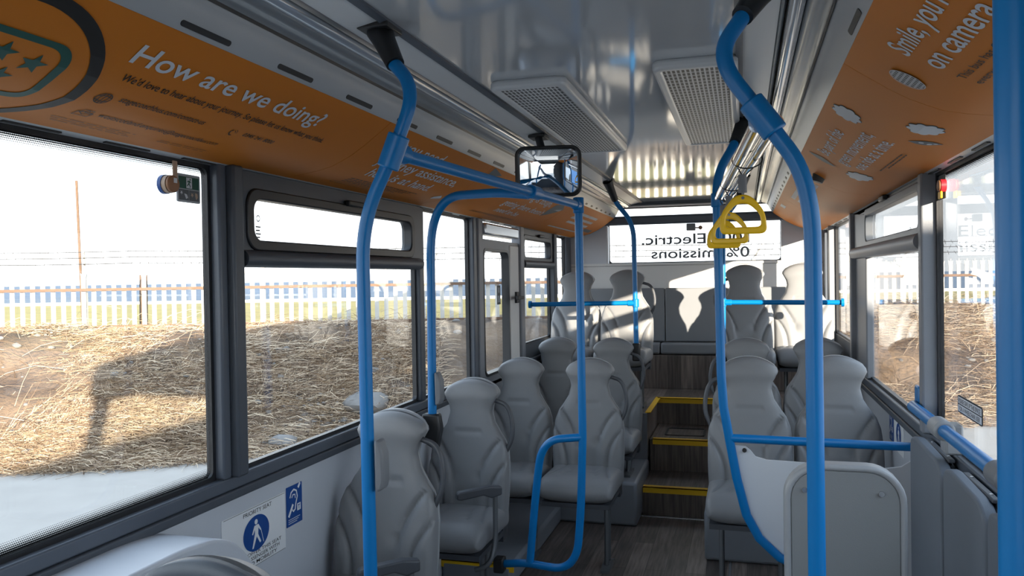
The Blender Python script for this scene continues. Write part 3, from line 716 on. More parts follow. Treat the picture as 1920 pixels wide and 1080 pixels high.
# curved pole carrying the modesty panel
t = thing('grab_pole', 'blue grab pole sweeping in a curve below the panel at the right of the aisle', 'grab pole', (-.1, 3.5, .4))
cv = [(.0, 3.60, 2.29), (-.03, 3.52, 2.20), (-.105, 3.5, 2.07), (-.104, 3.5, 1.9), (-.096, 3.5, 1.23)]
MB().tube(fillet(cv, [.05, .1, .1], 8)[:-1]+[Vector(p) for p in ((-.096, 3.5, 1.23), (-.088, 3.5, 1.09), (-.067, 3.5, .96), (-.038, 3.5, .79), (0, 3.5, .635), (.05, 3.5, .54), (.13, 3.5, .465), (.28, 3.5, .40), (.46, 3.5, .375), (.69, 3.5, .37))], PR*1.06, 18).build('tube', 'blue', t)
socket(t, (.012, 3.64, 2.322), (-.028, 3.525, 2.205)); clamp(t, (-.104, 3.5, 1.965), (0, 0, 1), .025, .03)
t = thing('grab_rail', 'blue cross rail on top of the grey panel at the right', 'grab rail', (.3, 3.53, .93))
MB().tube([(-.062, 3.5, .957), (.688, 3.62, .925)], PR*1.02, 18).build('tube', 'blue', t)
MB().cyl((.67, 3.617, .926), (.697, 3.62, .925), .03, 18).build('wall_flange', 'blue', t)
MB().box(.685, .699, 3.52, 3.60, .985, 1.04).build('rail_plate', 'blue', t, bevel=.004)
# nearest pole
t = thing('grab_pole', 'nearest blue grab pole, out of focus at the right edge', 'grab pole', (.250, .85, 0))
MB().tube([(.250, .85, 0), (.246, .85, 2.335)], PR*1.07, 24).build('tube', 'blue', t)
MB().cyl((.250, .85, 0), (.250, .85, .03), .04, 20).build('floor_flange', 'blue', t)
# handrail on the right window sill
t = thing('hand_rail', 'blue hand rail with grey brackets along the right window sill', 'hand rail', (.63, 2.7, 1.12))
MB().tube(fillet([(.668, 3.49, 1.115), (.630, 3.45, 1.122), (.630, 2.98, 1.122)], .03)+[Vector((.630, 1.4, 1.122))], .0215, 18).build('tube', 'blue', t)
MB().box(.648, .662, 3.42, 3.50, 1.09, 1.20).build('wall_flange', 'blue', t, bevel=.012)
for y in (2.97, 2.30, 1.62):
    MB().cyl((.630, y-.055, 1.122), (.630, y+.055, 1.122), .034, 20).box(.635, .69, y-.04, y+.04, 1.04, 1.14).build('rail_bracket', 'greypad' if y < 2.5 else 'boardrim', t, bevel=.008)
# chrome bar with hand straps
t = thing('strap_bar', 'pair of chrome bars carrying the yellow hand straps', 'bar', (-.03, 2.6, 1.98))
for dx, dz in ((0, 0), (.043, .006)):
    MB().tube([(.032+dx, 1.90, 1.986+dz), (-.100+dx, 3.48, 1.966+dz)], .0165, 18).build('bar', 'chrome', t)
def strap(y, label, rot=0):
    x = .032-.132*(y-1.90)/1.58; z = 1.985-.02*(y-1.9)/1.58
    t = thing('hand_strap', label, 'hand strap', (x+.02, y, z), 'yellow hand straps')
    xc = x+.012
    M_ = Matrix.Translation((xc, y, z)) @ Matrix.Rotation(rot, 4, 'Z')
    b = MB()
    ring = [M_ @ Vector((.014+.042*math.cos(a), .004*math.sin(3*a), .002+.024*math.sin(a))) for a in [2*PI*i/24 for i in range(24)]]
    b.ring(ring, .0022, 8); b.tube([M_ @ Vector((-.012, 0, -.02)), M_ @ Vector((.0, 0, -.045))], .002, 8).tube([M_ @ Vector((.03, 0, -.022)), M_ @ Vector((.004, 0, -.045))], .002, 8)
    b.build('wire_loop', 'black', t)
    MB().tube([M_ @ Vector((0, 0, -.040)), M_ @ Vector((0, 0, -.092))], .0125, 14).build('sleeve', 'greypad', t)
    MB().tube([M_ @ Vector((0, 0, -.09)), M_ @ Vector((0, 0, -.118))], .003, 8).build('link', 'steel', t)
    # D-shaped handle with a flat web at the top
    out = fillet([(-.068, 0, -.212), (.068, 0, -.212), (.062, 0, -.150), (.022, 0, -.098), (-.022, 0, -.098), (-.062, 0, -.150), (-.068, 0, -.212), (-.03, 0, -.212)], [.022, .022, .03, .02, .02, .03, .022], 6)[1:-1]
    inner = [(p.x*.76, 0, -.192+(p.z+.212)*.60) for p in out]
    o2 = [(p.x, p.z) for p in out]; i2 = [(p[0], p[2]) for p in inner]
    h = MB().frame(o2, i2, 'y', -.008, .008); h.v = [tuple(M_ @ Vector(v)) for v in h.v]
    h = h.build('handle', 'yellow', t, bevel=.005, seg=3)
    s = MB().cyl(M_ @ Vector((0, -.0095, -.108)), M_ @ Vector((0, .0095, -.108)), .0045, 12); s.build('screw', 'steel', h)
strap(2.42, 'yellow hand strap nearest the viewer, front of the three', .05)
strap(2.98, 'middle one of the three yellow hand straps', -.1)
strap(3.32, 'yellow hand strap farthest back, paler in the sunlight', .12)

# ================================================================== MIRROR
t = thing('interior_mirror', 'convex rectangular mirror with a black frame hanging from the ceiling', 'mirror', (-.80, 3.45, 2.1))
c = Vector((-.822, 3.45, 2.118)); Rm = Matrix.Translation(c) @ Matrix.Rotation(.18, 4, 'Z') @ Matrix.Rotation(math.radians(8), 4, 'X')
W, H = .142, .108
b = MB(); n = 24; vs = []
ol = rrect(-W, W, -H, H, .04, 6)
K = 10; vs = [Rm @ Vector((0, -.030, 0))]; fs = []
for k in range(1, K+1):
    q = k/K
    for p in ol: r2 = (p[0]*q)**2+(p[1]*q)**2; vs.append(Rm @ Vector((p[0]*q, -.030+r2*.75, p[1]*q)))
m_ = len(ol)
for i in range(m_): fs.append((0, 1+i, 1+(i+1) % m_))
for k in range(K-1):
    for i in range(m_): fs.append((1+k*m_+i, 1+(k+1)*m_+i, 1+(k+1)*m_+(i+1) % m_, 1+k*m_+(i+1) % m_))
b.add(vs, fs); b.build('mirror_glass', mat('mirror_glass', (.82, .86, .90), .02, metal=1), t, angle=80)
b = MB().frame(rrect(-W-.004, W+.004, -H-.004, H+.004, .044, 6), rrect(-W+.010, W-.010, -H+.010, H-.010, .034, 6), 'y', -.032, .018); b.v = [tuple(Rm @ Vector(v)) for v in b.v]
b.build('mirror_frame', 'black', t, bevel=.006)
b = MB().prism(rrect(-W, W, -H, H, .04, 6), 'y', -.006, .016); b.v = [tuple(Rm @ Vector(v)) for v in b.v]
b.build('mirror_back', 'black', t)
MB().tube([tuple(Rm @ Vector((0, .01, .02))), (-.88, 3.56, 2.24), (-.925, 3.68, 2.318)], [.02, .018, .018], 12).build('mirror_arm', 'black', t)
MB().box(-.965, -.885, 3.64, 3.74, 2.306, 2.324).build('mount_plate', 'black', t, bevel=.004)

# ================================================================== SEATS
def seat_back_mesh():
    N, top, bot = 132, 1.14, .44
    def hw(z):      # half width by distance below the top
        pts = [(0, .132), (.03, .142), (.048, .145), (.075, .134), (.12, .117), (.165, .111), (.22, .124), (.27, .155), (.31, .184), (.36, .202), (.42, .209), (.55, .210), (.72, .204)]
        for (a, p), (b, q) in zip(pts, pts[1:]):
            if z <= b:
                t = (z-a)/(b-a); t = t*t*(3-2*t)*.5+t*.5; return p+(q-p)*t
        return pts[-1][1]
    rings = []; nz = 60
    for i in range(nz+1):
        d = (top-bot)*i/nz; rings.append(d)
    vs = []
    def gro(x, d):
        z = -d; g = 0
        for a, b_, zb, zs in ((.052, .150, -.66, -.265), (.118, .093, -.66, -.40)):
            if z < zs+.01:
                t = max(0, (z-zb)/(zs-zb)); xi = a+b_*t**3; sl = 3*b_*t*t/(zs-zb)
                e = (abs(x)-xi)/math.sqrt(1+sl*sl); g += .016*math.exp(-(e/.0072)**2)
                if e > 0: g -= .011*min(1, e/.03)
        if abs(x) < .075: g += .009*math.exp(-((d-.262)/.007)**2)*min(1, (.075-abs(x))/.01)
        return g
    heads = [(0, .001), (.004, .45), (.010, .72), (.018, .90), (.028, 1.0)]
    allr = [(0.0, q, e) for e, q in heads[:-1]]
    for d in rings:
        e = min(1, d/.03) 
        w = hw(d)
        th = .036+.012*min(1, max(0, (d-.2)/.25)); fr = th
        sc_ = math.sqrt(max(.0, 1-(1-min(1, (d+.0005)/.022))**2)) if d < .022 else 1
        endf = 1.0
        bsc = 1 if d < .68 else max(.3, 1-(d-.68)/.02*.5)
        for j in range(N):
            A = 2*PI*j/N; ca, sa = math.cos(A), math.sin(A); p = 2/4.2
            x = w*math.copysign(abs(ca)**p, ca)*(.93+.07*sc_); y = math.copysign(abs(sa)**p, sa)
            u = x/w
            yf = y*th*sc_*bsc
            if y < 0:
                yf *= 1+.10*(1-u*u); yf += gro(x, d)*min(1, -y*1.3)
                yf -= .012*math.exp(-((d-.07)/.05)**2)      # headrest swell
                yf -= .010*math.exp(-((d-.52)/.10)**2)      # lumbar
            z = top-d
            k = max(0, 1-d/.16); z -= .042*(u*u)*k
            rec = .15*(d)   # recline: lower edge forward
            yy = yf - rec + .055*max(0, .16-d)*0
            vs.append((x, yy, z))
    n = len(rings); fs = [(i*N+j, i*N+(j+1) % N, (i+1)*N+(j+1) % N, (i+1)*N+j) for i in range(n-1) for j in range(N)]
    fs += [tuple(range(N)), tuple((n-1)*N+j for j in range(N-1, -1, -1))]
    return MB().add(vs, fs)
def cushion_mesh():
    N, n = 96, 44; vs = []
    y0, y1 = -.055, -.53
    for i in range(n+1):
        t = i/n; t = .5-.5*math.cos(PI*t); y = y0+(y1-y0)*t
        e = min((t)/.04, (1-t)/.16, 1); e = math.sqrt(max(0.0004, 1-(1-e)**2))
        w = .208*(.80+.20*e) if t < .5 else .208*(.86+.14*e)
        h = .068*(e if t > .5 else .6+.4*e)
        zc = .455+.012*t-(.020*max(0, (t-.75)/.25)**2)
        for j in range(N):
            A = 2*PI*j/N; ca, sa = math.cos(A), math.sin(A); p = 2/3.6
            x = w*math.copysign(abs(ca)**p, ca); z = math.copysign(abs(sa)**p, sa)
            u = x/w; zz = z*h
            if z > 0:
                g = 0
                for a, q in ((.05, .09), (.115, .10)):
                    xi = a+q*t*t; g += .010*math.exp(-((abs(x)-xi)/.008)**2)*(1 if t < .72 else max(0, 1-(t-.72)/.1))
                zz += (.012*u*u-g)*min(1, z*1.3)
            vs.append((x, y, zc+zz))
    fs = [(i*N+j, i*N+(j+1) % N, (i+1)*N+(j+1) % N, (i+1)*N+j) for i in range(n) for j in range(N)]
    fs += [tuple(range(N)), tuple(n*N+j for j in range(N-1, -1, -1))]
    return MB().add(vs, fs)
def rim_path():
    P = []
    pts = [(0, .132), (.03, .139), (.075, .130), (.12, .119), (.17, .116), (.22, .126), (.27, .155), (.31, .184), (.36, .202), (.42, .209)]
    return pts
BACK = seat_back_mesh().mesh('backrest'); CUSH = cushion_mesh().mesh('cushion')
for me_, m_ in ((BACK, 'seat'), (CUSH, 'seat')):
    me_.materials.append(M[m_]); me_.polygons.foreach_set('use_smooth', [True]*len(me_.polygons))
# thin hard shell behind the cushioned backrest
def shell_mesh():
    pts = [(0.0, .128), (.03, .144), (.048, .147), (.075, .136), (.12, .119), (.165, .113), (.22, .126), (.27, .157), (.31, .186), (.36, .204), (.42, .211), (.55, .212), (.70, .206)]
    vs = []; k = 15
    for off in (.010, .040):
        for d, w in pts:
            for j in range(k):
                u = -1+2*j/(k-1); kk = max(0, 1-d/.16)
                y = -.15*d+off-(0 if off < .03 else .016*u**4); vs.append((u*w, y, 1.1435-d-.042*u*u*kk))
    n = len(pts); B = n*k; fs = []
    for i in range(n-1):
        for j in range(k-1):
            a = i*k+j; fs += [(a, a+1, a+k+1, a+k), (B+a, B+a+k, B+a+k+1, B+a+1)]
    per = [(0, j) for j in range(k)]+[(i, k-1) for i in range(1, n)]+[(n-1, j) for j in range(k-2, -1, -1)]+[(i, 0) for i in range(n-2, 0, -1)]
    for a, b in zip(per, per[1:]+per[:1]):
        a_, b_ = a[0]*k+a[1], b[0]*k+b[1]; fs.append((a_, B+a_, B+b_, b_))
    return MB().add(vs, fs)
SHELL = shell_mesh().mesh('back_shell'); SHELL.materials.append(M['boardrim']); SHELL.polygons.foreach_set('use_smooth', [True]*len(SHELL.polygons))
def handle_mesh(sg):
    pts = fillet([(sg*.118, -.015, 1.035), (sg*.205, -.022, 1.01), (sg*.232, -.04, .86), (sg*.185, -.055, .765)], [.08, .09], 10)
    return MB().tube(pts, [.0115]*len(pts), 12).mesh('grab_handle')
def arm_mesh(sg):
    b = MB(); p, q = Vector((sg*.238, -.395, .668)), Vector((sg*.085, -.50, .672)); d = (q-p).normalized(); w = Vector((-d.y, d.x, 0))*.021
    up = Vector((0, 0, 1)); L_ = (q-p).length; prof = [(-.03, -.012), (-.03, .024), (.03, .030), (L_-.01, .012), (L_, .004), (L_, -.022), (L_-.02, -.026), (.06, -.010), (.02, -.026)]
    n = len(prof); vs = [p+d*a_+up*c_+w*sd for sd in (-1, 1) for a_, c_ in prof]
    b.add(vs, [tuple(range(n)), tuple(range(2*n-1, n-1, -1))]+[(i, (i+1) % n, n+(i+1) % n, n+i) for i in range(n)]); return b.mesh('armrest')
def post_mesh(sg):
    p = fillet([(sg*.238, -.395, .66), (sg*.240, -.40, .44), (sg*.225, -.44, .34), (sg*.15, -.44, .31)], .08, 8); return MB().tube(p, .012, 10).mesh('armrest_post')
def frame_mesh(): return MB().box(-.19, .19, -.50, -.06, .37, .395).box(-.19, .19, -.12, -.04, .34, .50).mesh('seat_frame')
HM = {s: handle_mesh(s) for s in (-1, 1)}; AM = {s: arm_mesh(s) for s in (-1, 1)}; PM = {s: post_mesh(s) for s in (-1, 1)}; FM = frame_mesh()
for d_, m_ in ((HM, 'shell'), (AM, 'shell'), (PM, 'steel')):
    for me_ in d_.values():
        me_.materials.append(M[m_]); me_.polygons.foreach_set('use_smooth', [True]*len(me_.polygons))
        try: me_.set_sharp_from_angle(angle=.7)
        except Exception: pass
FM.materials.append(M['shell'])
def part(name, me, parent):
    o = bpy.data.objects.new(name, me); COL.objects.link(o); o.parent = parent; return o
def seat(x, y, dz, label, handle=0, arm=0, floor=0.0, legs=(-1, 1), group=None):
    t = thing('bus_seat', label, 'seat', (x, y, floor), group)
    ps = [part('backrest', BACK, t), part('back_shell', SHELL, t), part('cushion', CUSH, t), part('seat_frame', FM, t)]
    if handle: ps.append(part('grab_handle', HM[handle], t))
    if arm:
        ps.append(part('armrest', AM[arm], t)); part('armrest_post', PM[arm], ps[-1]); bv = ps[-1].modifiers.new('bevel', 'BEVEL'); bv.width = .01; bv.segments = 3
    for p in ps: p.location.z = dz-floor
    for s in legs:
        lx = s*.14; h = .372+dz-floor
        lm = MB().tube([(lx, -.22, h), (lx, -.26, .02)], .013, 10).tube([(lx+.0, -.30, h), (lx, -.33, .02)], .013, 10)
        lm.prism([(-.40, 0), (-.20, 0), (-.20, .02), (-.30, .035), (-.40, .015)], 'x', lx-.025, lx+.025)
        me_ = lm.mesh('leg'); me_.materials.append(M['steel']); me_.polygons.foreach_set('use_smooth', [True]*len(me_.polygons)); me_.set_sharp_from_angle(angle=.7)
        part('leg', me_, t)
    return t
seat(-1.36, 2.95, -.015, 'grey single seat by the left window behind the front blue pole', 1, 1)
seat(-1.36, 3.93, -.010, 'grey single seat with black armrest, second from the front on the left', 1, 1)
seat(-1.35, 4.84, .005, 'grey window seat of the left pair behind the D-shaped pole loop', 0, 0, 0.0, (1,))
seat(-.90, 4.78, .015, 'grey aisle seat of the left pair, standing behind the D-shaped pole loop', 1, 0, 0, (1,))
seat(-1.35, 5.88, .055, 'grey window seat beside the emergency door, before the rear cross rail', 0, 0, .29)
seat(-.915, 5.78, .060, 'grey aisle seat at the left of the yellow-edged steps', 1, 0, .29)
seat(-1.345, 6.63, .555, 'grey rear-row window seat at the left, half in sunlight', 0, 0, .63)
seat(-.915, 6.57, .560, 'grey rear-row aisle seat at the left, beside the flat grey panel', 1, 0, .63)
seat(.020, 4.38, .075, 'grey aisle seat right of the steps, behind the panel and curved pole', -1, 0, 0)
seat(.452, 4.42, .080, 'grey seat by the right window, behind the panel and large blue pole', 0, 0, 0)
seat(.010, 5.32, .100, 'grey aisle seat on the right, second row behind the panel', -1, 0, .29)
seat(.440, 5.32, .105, 'grey seat by the right window, second row behind the panel', 0, 0, .29)
seat(.008, 6.42, .580, 'grey rear-row aisle seat just right of the curved blue pole, half sunlit', -1, 0, .63)
seat(.430, 6.46, .585, 'grey rear-row window seat at the right, in bright sun', 0, 0, .63)
rs = seat(-.985, 1.295, -.012, 'dark grey back of the rear-facing seat at the bottom left, beside the moulded locker', 0, 0)
rs.rotation_euler.z = PI
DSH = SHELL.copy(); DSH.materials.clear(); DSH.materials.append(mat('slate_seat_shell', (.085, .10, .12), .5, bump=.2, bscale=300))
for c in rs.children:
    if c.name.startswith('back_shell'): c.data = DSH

# flat upholstered panel between the rear seats
t = thing('bench_panel', 'flat grey upholstered panel across the rear between the seats', 'bench panel', (-.45, 7.4, .93))
MB().box(-1.0, -.695, 7.40, 7.46, 1.045, 1.535).build('back_pad', 'bench', t, bevel=.012)
MB().box(-.69, -.12, 7.40, 7.46, 1.045, 1.535).build('back_pad', 'bench', t, bevel=.012)
MB().box(-.115, .60, 7.40, 7.46, 1.045, 1.535).build('back_pad', 'bench', t, bevel=.012)
MB().box(-1.55, -1.005, 7.40, 7.46, 1.045, 1.535).build('back_pad', 'bench', t, bevel=.012)
MB().box(-1.0, -.735, 7.32, 7.47, .935, 1.04).build('base_pad', 'bench', t, bevel=.02)
MB().box(-.73, -.10, 7.32, 7.47, .935, 1.04).build('base_pad', 'bench', t, bevel=.02)
MB().box(-.095, .60, 7.32, 7.47, .935, 1.04).build('base_pad', 'bench', t, bevel=.02)

# ================================================================== LEFT WALL THINGS
t = thing('moulded_locker', 'pale grey moulded locker under the first left window', 'locker', (-1.5, 1.4, 0))
pf = [(YF+.05, 0), (YF+.05, .94), (YF+.10, .968), (1.72, .968), (1.86, .955), (1.95, .915), (2.02, .84), (2.08, .72), (2.12, .55), (2.15, 0)]
b = MB(); poly = sm(pf, .05, 5); b.prism(poly, 'x', -1.598, -1.385); b.build('body', 'wall', t, bevel=.03, seg=4, angle=50)
t = thing('priority_seat_sign', 'white priority seat sign with a blue circle on the left wall', 'sign', (XL+.002, 2.4, .78))
MB().box(XL+.0005, XL+.0025, 2.165, 2.530, .690, .893).build('plate', 'white', t, smooth=False)
UX, UY = (0, 1, 0), (0, 0, 1)
O = (XL+.003, 2.355, .79)
flat_poly([rect(-.18, .172, .0985, .1000)], O, UX, UY, 'blacktxt', t, 'border_line')
flat_poly([rect(-.18, .172, -.0995, -.098)], O, UX, UY, 'blacktxt', t, 'border_line')
flat_text('PRIORITY SEAT', (XL+.003, 2.362, .868), UX, UY, .165, .0145, 'blacktxt', t, .004, center=True)
flat_text('PLEASE OFFER THIS SEAT', (XL+.003, 2.355, .7315), UX, UY, .292, .0125, 'blacktxt', t, .004, center=True)
flat_text('TO A PASSENGER WITH', (XL+.003, 2.355, .7145), UX, UY, .265, .0125, 'blacktxt', t, .004, center=True)
flat_text('LIMITED MOBILITY', (XL+.003, 2.355, .6975), UX, UY, .235, .0125, 'blacktxt', t, .004, center=True)
def walker(O, m, t, s=1.0, flip=1):
    O = Vector(O); U = (0, flip, 0)
    flat_poly([circ(0, .036*s, .0085*s, 20)], O, U, UY, m, t, 'figure_head')
    flat_poly([[(-.010*s, .025*s), (.012*s, .026*s), (.024*s, .010*s), (.027*s, .004*s), (.022*s, .003*s), (.012*s, .014*s), (.010*s, -.006*s), (.026*s, -.034*s), (.019*s, -.037*s), (.002*s, -.012*s), (-.016*s, -.046*s), (-.024*s, -.046*s), (-.008*s, -.002*s), (-.008*s, .012*s), (-.018*s, -.002*s), (-.024*s, .000*s)]], O, U, UY, m, t, 'figure_body')
    flat_poly([stroke([(.026*s, .004*s), (.040*s, -.040*s)], .0022*s)], O, U, UY, m, t, 'figure_stick')
dc = flat_poly([circ(0, 0, .075, 48, .060)], (XL+.0032, 2.352, .800), UX, UY, 'bluesign', t, 'disc')
walker((XL+.0036, 2.350, .800), 'white', dc, 1.05)
def ear(O, t, flip, s=1.0):
    U = (0, flip, 0)
    flat_poly([stroke([(-.030*s, .022*s), (-.022*s, .040*s), (-.004*s, .048*s), (.014*s, .040*s), (.020*s, .018*s), (.008*s, -.008*s), (.004*s, -.026*s), (-.008*s, -.032*s), (-.014*s, -.024*s)], .0065*s)], O, U, UY, 'white', t, 'ear_mark')
    flat_poly([stroke([(-.018*s, .020*s), (-.010*s, .030*s), (.004*s, .028*s), (.006*s, .014*s)], .005*s)], O, U, UY, 'white', t, 'ear_mark')
    flat_poly([stroke([(-.040*s, -.045*s), (-.010*s, -.005*s)], .011*s), stroke([(.026*s, .048*s), (.040*s, .064*s)], .011*s)], O, U, UY, 'white', t, 'loop_stroke')
    flat_poly([rect(.018*s, .042*s, -.036*s, -.010*s)], O, U, UY, 'white', t, 'letter_tile')
    O2 = Vector(O)+Vector((.0004*(1 if flip > 0 else -1), 0, 0))
    flat_text('T', O2+Vector((0, flip*.030*s, -.032*s)), U, UY, .014*s, .018*s, 'bluesign', t, .02, center=True)
    for k in range(3): flat_poly([rect(-.042*s, .036*s-.01*k*s, (-.058-.007*k)*s, (-.0555-.007*k)*s)], O, U, UY, 'whitetxt', t, 'fine_print')
t = thing('hearing_loop_sign', 'blue hearing loop sign beside the priority sign on the left wall', 'sign', (XL+.002, 2.59, .83))
MB().box(XL+.0005, XL+.0025, 2.540, 2.645, .757, .902).build('plate', 'bluesign', t, smooth=False)
ear((XL+.003, 2.592, .838), t, 1)
# right wall copies
t = thing('priority_seat_sign', 'white priority seat sign on the right wall beside the panel', 'sign', (XR-.002, 4.15, .87))
MB().box(XR-.0025, XR-.0005, 4.02, 4.26, .79, .965).build('plate', 'white', t, smooth=False)
flat_text('PRIORITY SEAT', (XR-.003, 4.14, .945), (0, -1, 0), UY, .14, .012, 'blacktxt', t, .004, center=True)
dc = flat_poly([circ(0, 0, .062, 48, .055)], (XR-.0032, 4.14, .876), (0, -1, 0), UY, 'bluesign', t, 'disc')
walker((XR-.0036, 4.14, .876), 'white', dc, .9, -1)
t = thing('hearing_loop_sign', 'small blue hearing loop sign on the right wall by the window seat', 'sign', (XR-.002, 4.35, .88))
MB().box(XR-.0025, XR-.0005, 4.285, 4.39, .81, .965).build('plate', 'bluesign', t, smooth=False)
ear((XR-.003, 4.338, .892), t, -1)
# emergency exit sign and hammer disc on the first left window
t = thing('exit_sign', 'small green and grey emergency exit sign on the first left window', 'sign', (XL-.03, 2.056, 1.93))
xg = XL-.011
b = MB().prism(rrect(2.0040, 2.1080, 1.893, 1.978, .006), 'x', xg, xg+.004); b.build('plate', 'grey_strip', t)
MB().box(xg+.004, xg+.005, 2.0110, 2.1010, 1.934, 1.970).build('green_field', 'green', t, smooth=False)
MB().box(xg+.004, xg+.005, 2.0110, 2.0545, 1.899, 1.931).box(xg+.004, xg+.005, 2.0575, 2.1010, 1.899, 1.931).build('dark_fields', 'leafgrey', t, smooth=False)
O = (xg+.0055, 2.056, 1.952)
dw = flat_poly([rect(-.013, .013, -.016, .016)], O, UX, UY, 'whitetxt', t, 'doorway')
O = (xg+.006, 2.056, 1.952)
flat_poly([circ(.004, .0105, .0028, 12)], O, UX, UY, 'green', dw, 'runner_head')
flat_poly([[(-.006, .007), (.003, .007), (.009, .002), (.008, .0), (.003, .003), (.001, -.003), (.006, -.009), (.004, -.0145), (.0015, -.0135), (.0025, -.009), (-.003, -.005), (-.009, -.0105), (-.011, -.009), (-.004, -.001), (-.003, .004), (-.008, .001), (-.0095, .003)]], O, UX, UY, 'green', dw, 'runner_body')
O = (xg+.0055, 2.0330, 1.915); flat_poly([star(-.012, .006, .007), [(0, .004), (.012, .002), (.017, -.008), (.008, -.012)]], O, UX, UY, 'whitetxt', t, 'pictogram')
O = (xg+.0055, 2.0790, 1.915); flat_poly([star(-.010, .002, .008), [(.003, .009), (.014, .008), (.016, -.004), (.008, -.012), (.004, -.002)]], O, UX, UY, 'tan', t, 'pictogram')
t = thing('break_glass_hammer', 'round brown emergency hammer disc stuck on the first left window', 'glass hammer', (XL-.03, 1.96, 1.93))
MB().cyl((xg, 1.950, 1.937), (xg+.012, 1.950, 1.937), .028, 28).build('base', 'bluesign', t)
MB().cyl((xg+.012, 1.950, 1.937), (xg+.026, 1.950, 1.937), .026, 28).build('collar', 'tan', t)
MB().cyl((xg+.026, 1.950, 1.937), (xg+.038, 1.950, 1.937), .025, 28).build('face', 'brown', t, bevel=.004)
MB().box(xg+.030, xg+.034, 1.952, 1.970, 1.955, 2.005).build('tab', 'tan', t, bevel=.001)
MB().box(xg+.0385, xg+.0392, 1.947, 1.961, 1.940, 1.954).build('label', 'whitetxt', t, smooth=False)
# right window
t = thing('wheelchair_sticker', 'black bordered sticker on the right window asking for space for wheelchairs', 'sticker', (XR+.03, 2.87, 1.2))
xg = XR+.011
MB().prism(rrect(2.80, 3.10, 1.160, 1.220, .012), 'x', xg, xg+.002).build('plate', 'blacktxt', t)
MB().box(xg-.0006, xg, 2.808, 3.092, 1.192, 1.215).box(xg-.0006, xg, 2.808, 3.092, 1.165, 1.188).build('white_bands', 'white', t, smooth=False)
flat_text('PLEASE GIVE UP THIS SPACE', (xg-.001, 2.95, 1.1955), (0, -1, 0), UY, .262, .016, 'blacktxt', t, .008, center=True)
flat_text('FOR A WHEELCHAIR USER', (xg-.001, 2.95, 1.1685), (0, -1, 0), UY, .252, .016, 'blacktxt', t, .008, center=True)
t = thing('break_glass_hammer', 'red and yellow emergency hammer disc on the right window', 'glass hammer', (XR+.03, 3.2, 1.95))
MB().prism(rrect(3.235, 3.345, 1.915, 2.005, .008), 'x', xg-.002, xg).build('backing', 'greypad', t)
MB().cyl((xg-.002, 3.235, 1.96), (xg-.020, 3.235, 1.96), .023, 28).build('collar', 'red', t)
MB().cyl((xg-.020, 3.235, 1.96), (xg-.028, 3.235, 1.96), .021, 28).build('face', 'brown', t, bevel=.004)
MB().box(xg-.026, xg-.018, 3.205, 3.245, 1.912, 1.938).build('tab', 'yellow', t, bevel=.003)

# ================================================================== RIGHT FOREGROUND
# modesty panel
t = thing('modesty_panel', 'pale grey screen panel under the right cross rail', 'panel', (.3, 3.52, .4))
up = [(-.05, .925), (.0, .922), (.02, .905), (.04, .88), (.085, .868), (.54, .855), (.60, .865), (.635, .89), (.66, .905), (.695, .905)]
lo = [(.695, .385), (.46, .385), (.28, .415), (.14, .475), (.065, .545), (.015, .64), (-.022, .79), (-.048, .90)]
MB().prism(up+lo, 'y', 3.508, 3.522).build('board', 'panel', t, smooth=False)
for x, z in ((-.005, .907), (.665, .888)): MB().cyl((x, 3.498, z), (x, 3.508, z), .009, 14).build('bolt', 'black', t)
# wheelchair backrest board
t = thing('backrest_board', 'grey wheelchair backrest board with a rounded top at the front right', 'backrest board', (.26, 2.4, 0))
MB().prism(rrect(.122, .408, .38, 1.092, .085, 8), 'y', 2.405, 2.425).build('board', 'board', t, bevel=.003)
MB().frame(rrect(.104, .426, .362, 1.110, .10, 8), rrect(.122, .408, .38, 1.092, .085, 8), 'y', 2.40, 2.46).build('rim', 'boardrim', t, bevel=.008, seg=3)
for x in (.160, .360): MB().cyl((x, 2.398, 1.035), (x, 2.406, 1.035), .0075, 16).build('screw', 'alu', t)
MB().box(.22, .31, 2.43, 2.50, 0, .55).build('post', 'steel', t, bevel=.006)
MB().box(.17, .36, 2.38, 2.54, 0, .02).build('foot_plate', 'steel', t, bevel=.004)
# fold-up seats on the right wall
for (y0, y1, lab) in ((2.90, 3.40, 'folded grey tip-up seat on the right wall nearest the cross rail'), (2.41, 2.87, 'folded grey tip-up seat on the right wall, middle one'), (1.91, 2.38, 'folded grey tip-up seat on the right wall, partly cut off by the near pole')):
    t = thing('tip_up_seat', lab, 'folding seat', (.63, (y0+y1)/2, .4), 'tip-up seats on the right wall')
    pl = sm([(y0, .40), (y1, .40), (y1, 1.005), (y1-.06, 1.025), (y0+.06, 1.015), (y0, .98), (y0, .41)], .05, 6)
    MB().prism(pl, 'x', .612, .652).build('cushion', 'flip', t, bevel=.016, seg=4, angle=50)
    pl2 = sm([(y0+.01, .42), (y1-.01, .42), (y1-.01, .995), (y1-.06, 1.017), (y0+.06, 1.007), (y0+.01, .97), (y0+.01, .43)], .05, 6)
    MB().prism(pl2, 'x', .652, .668).build('seat_pan', 'black', t, bevel=.003)
    MB().box(.648, .668, y0+.05, y1-.09, 1.010, 1.022).build('hinge_bar', 'shell', t, bevel=.003)
    hb = [c for c in t.children if c.name.startswith('hinge_bar')][0]
    for yy in (y0+.10, y1-.16): MB().cyl((.658, yy, 1.021), (.658, yy, 1.025), .005, 12).build('screw', 'alu', hb)
    MB().box(.667, .699, y0+.10, y1-.10, .40, .60).build('wall_bracket', 'steel', t, bevel=.004)

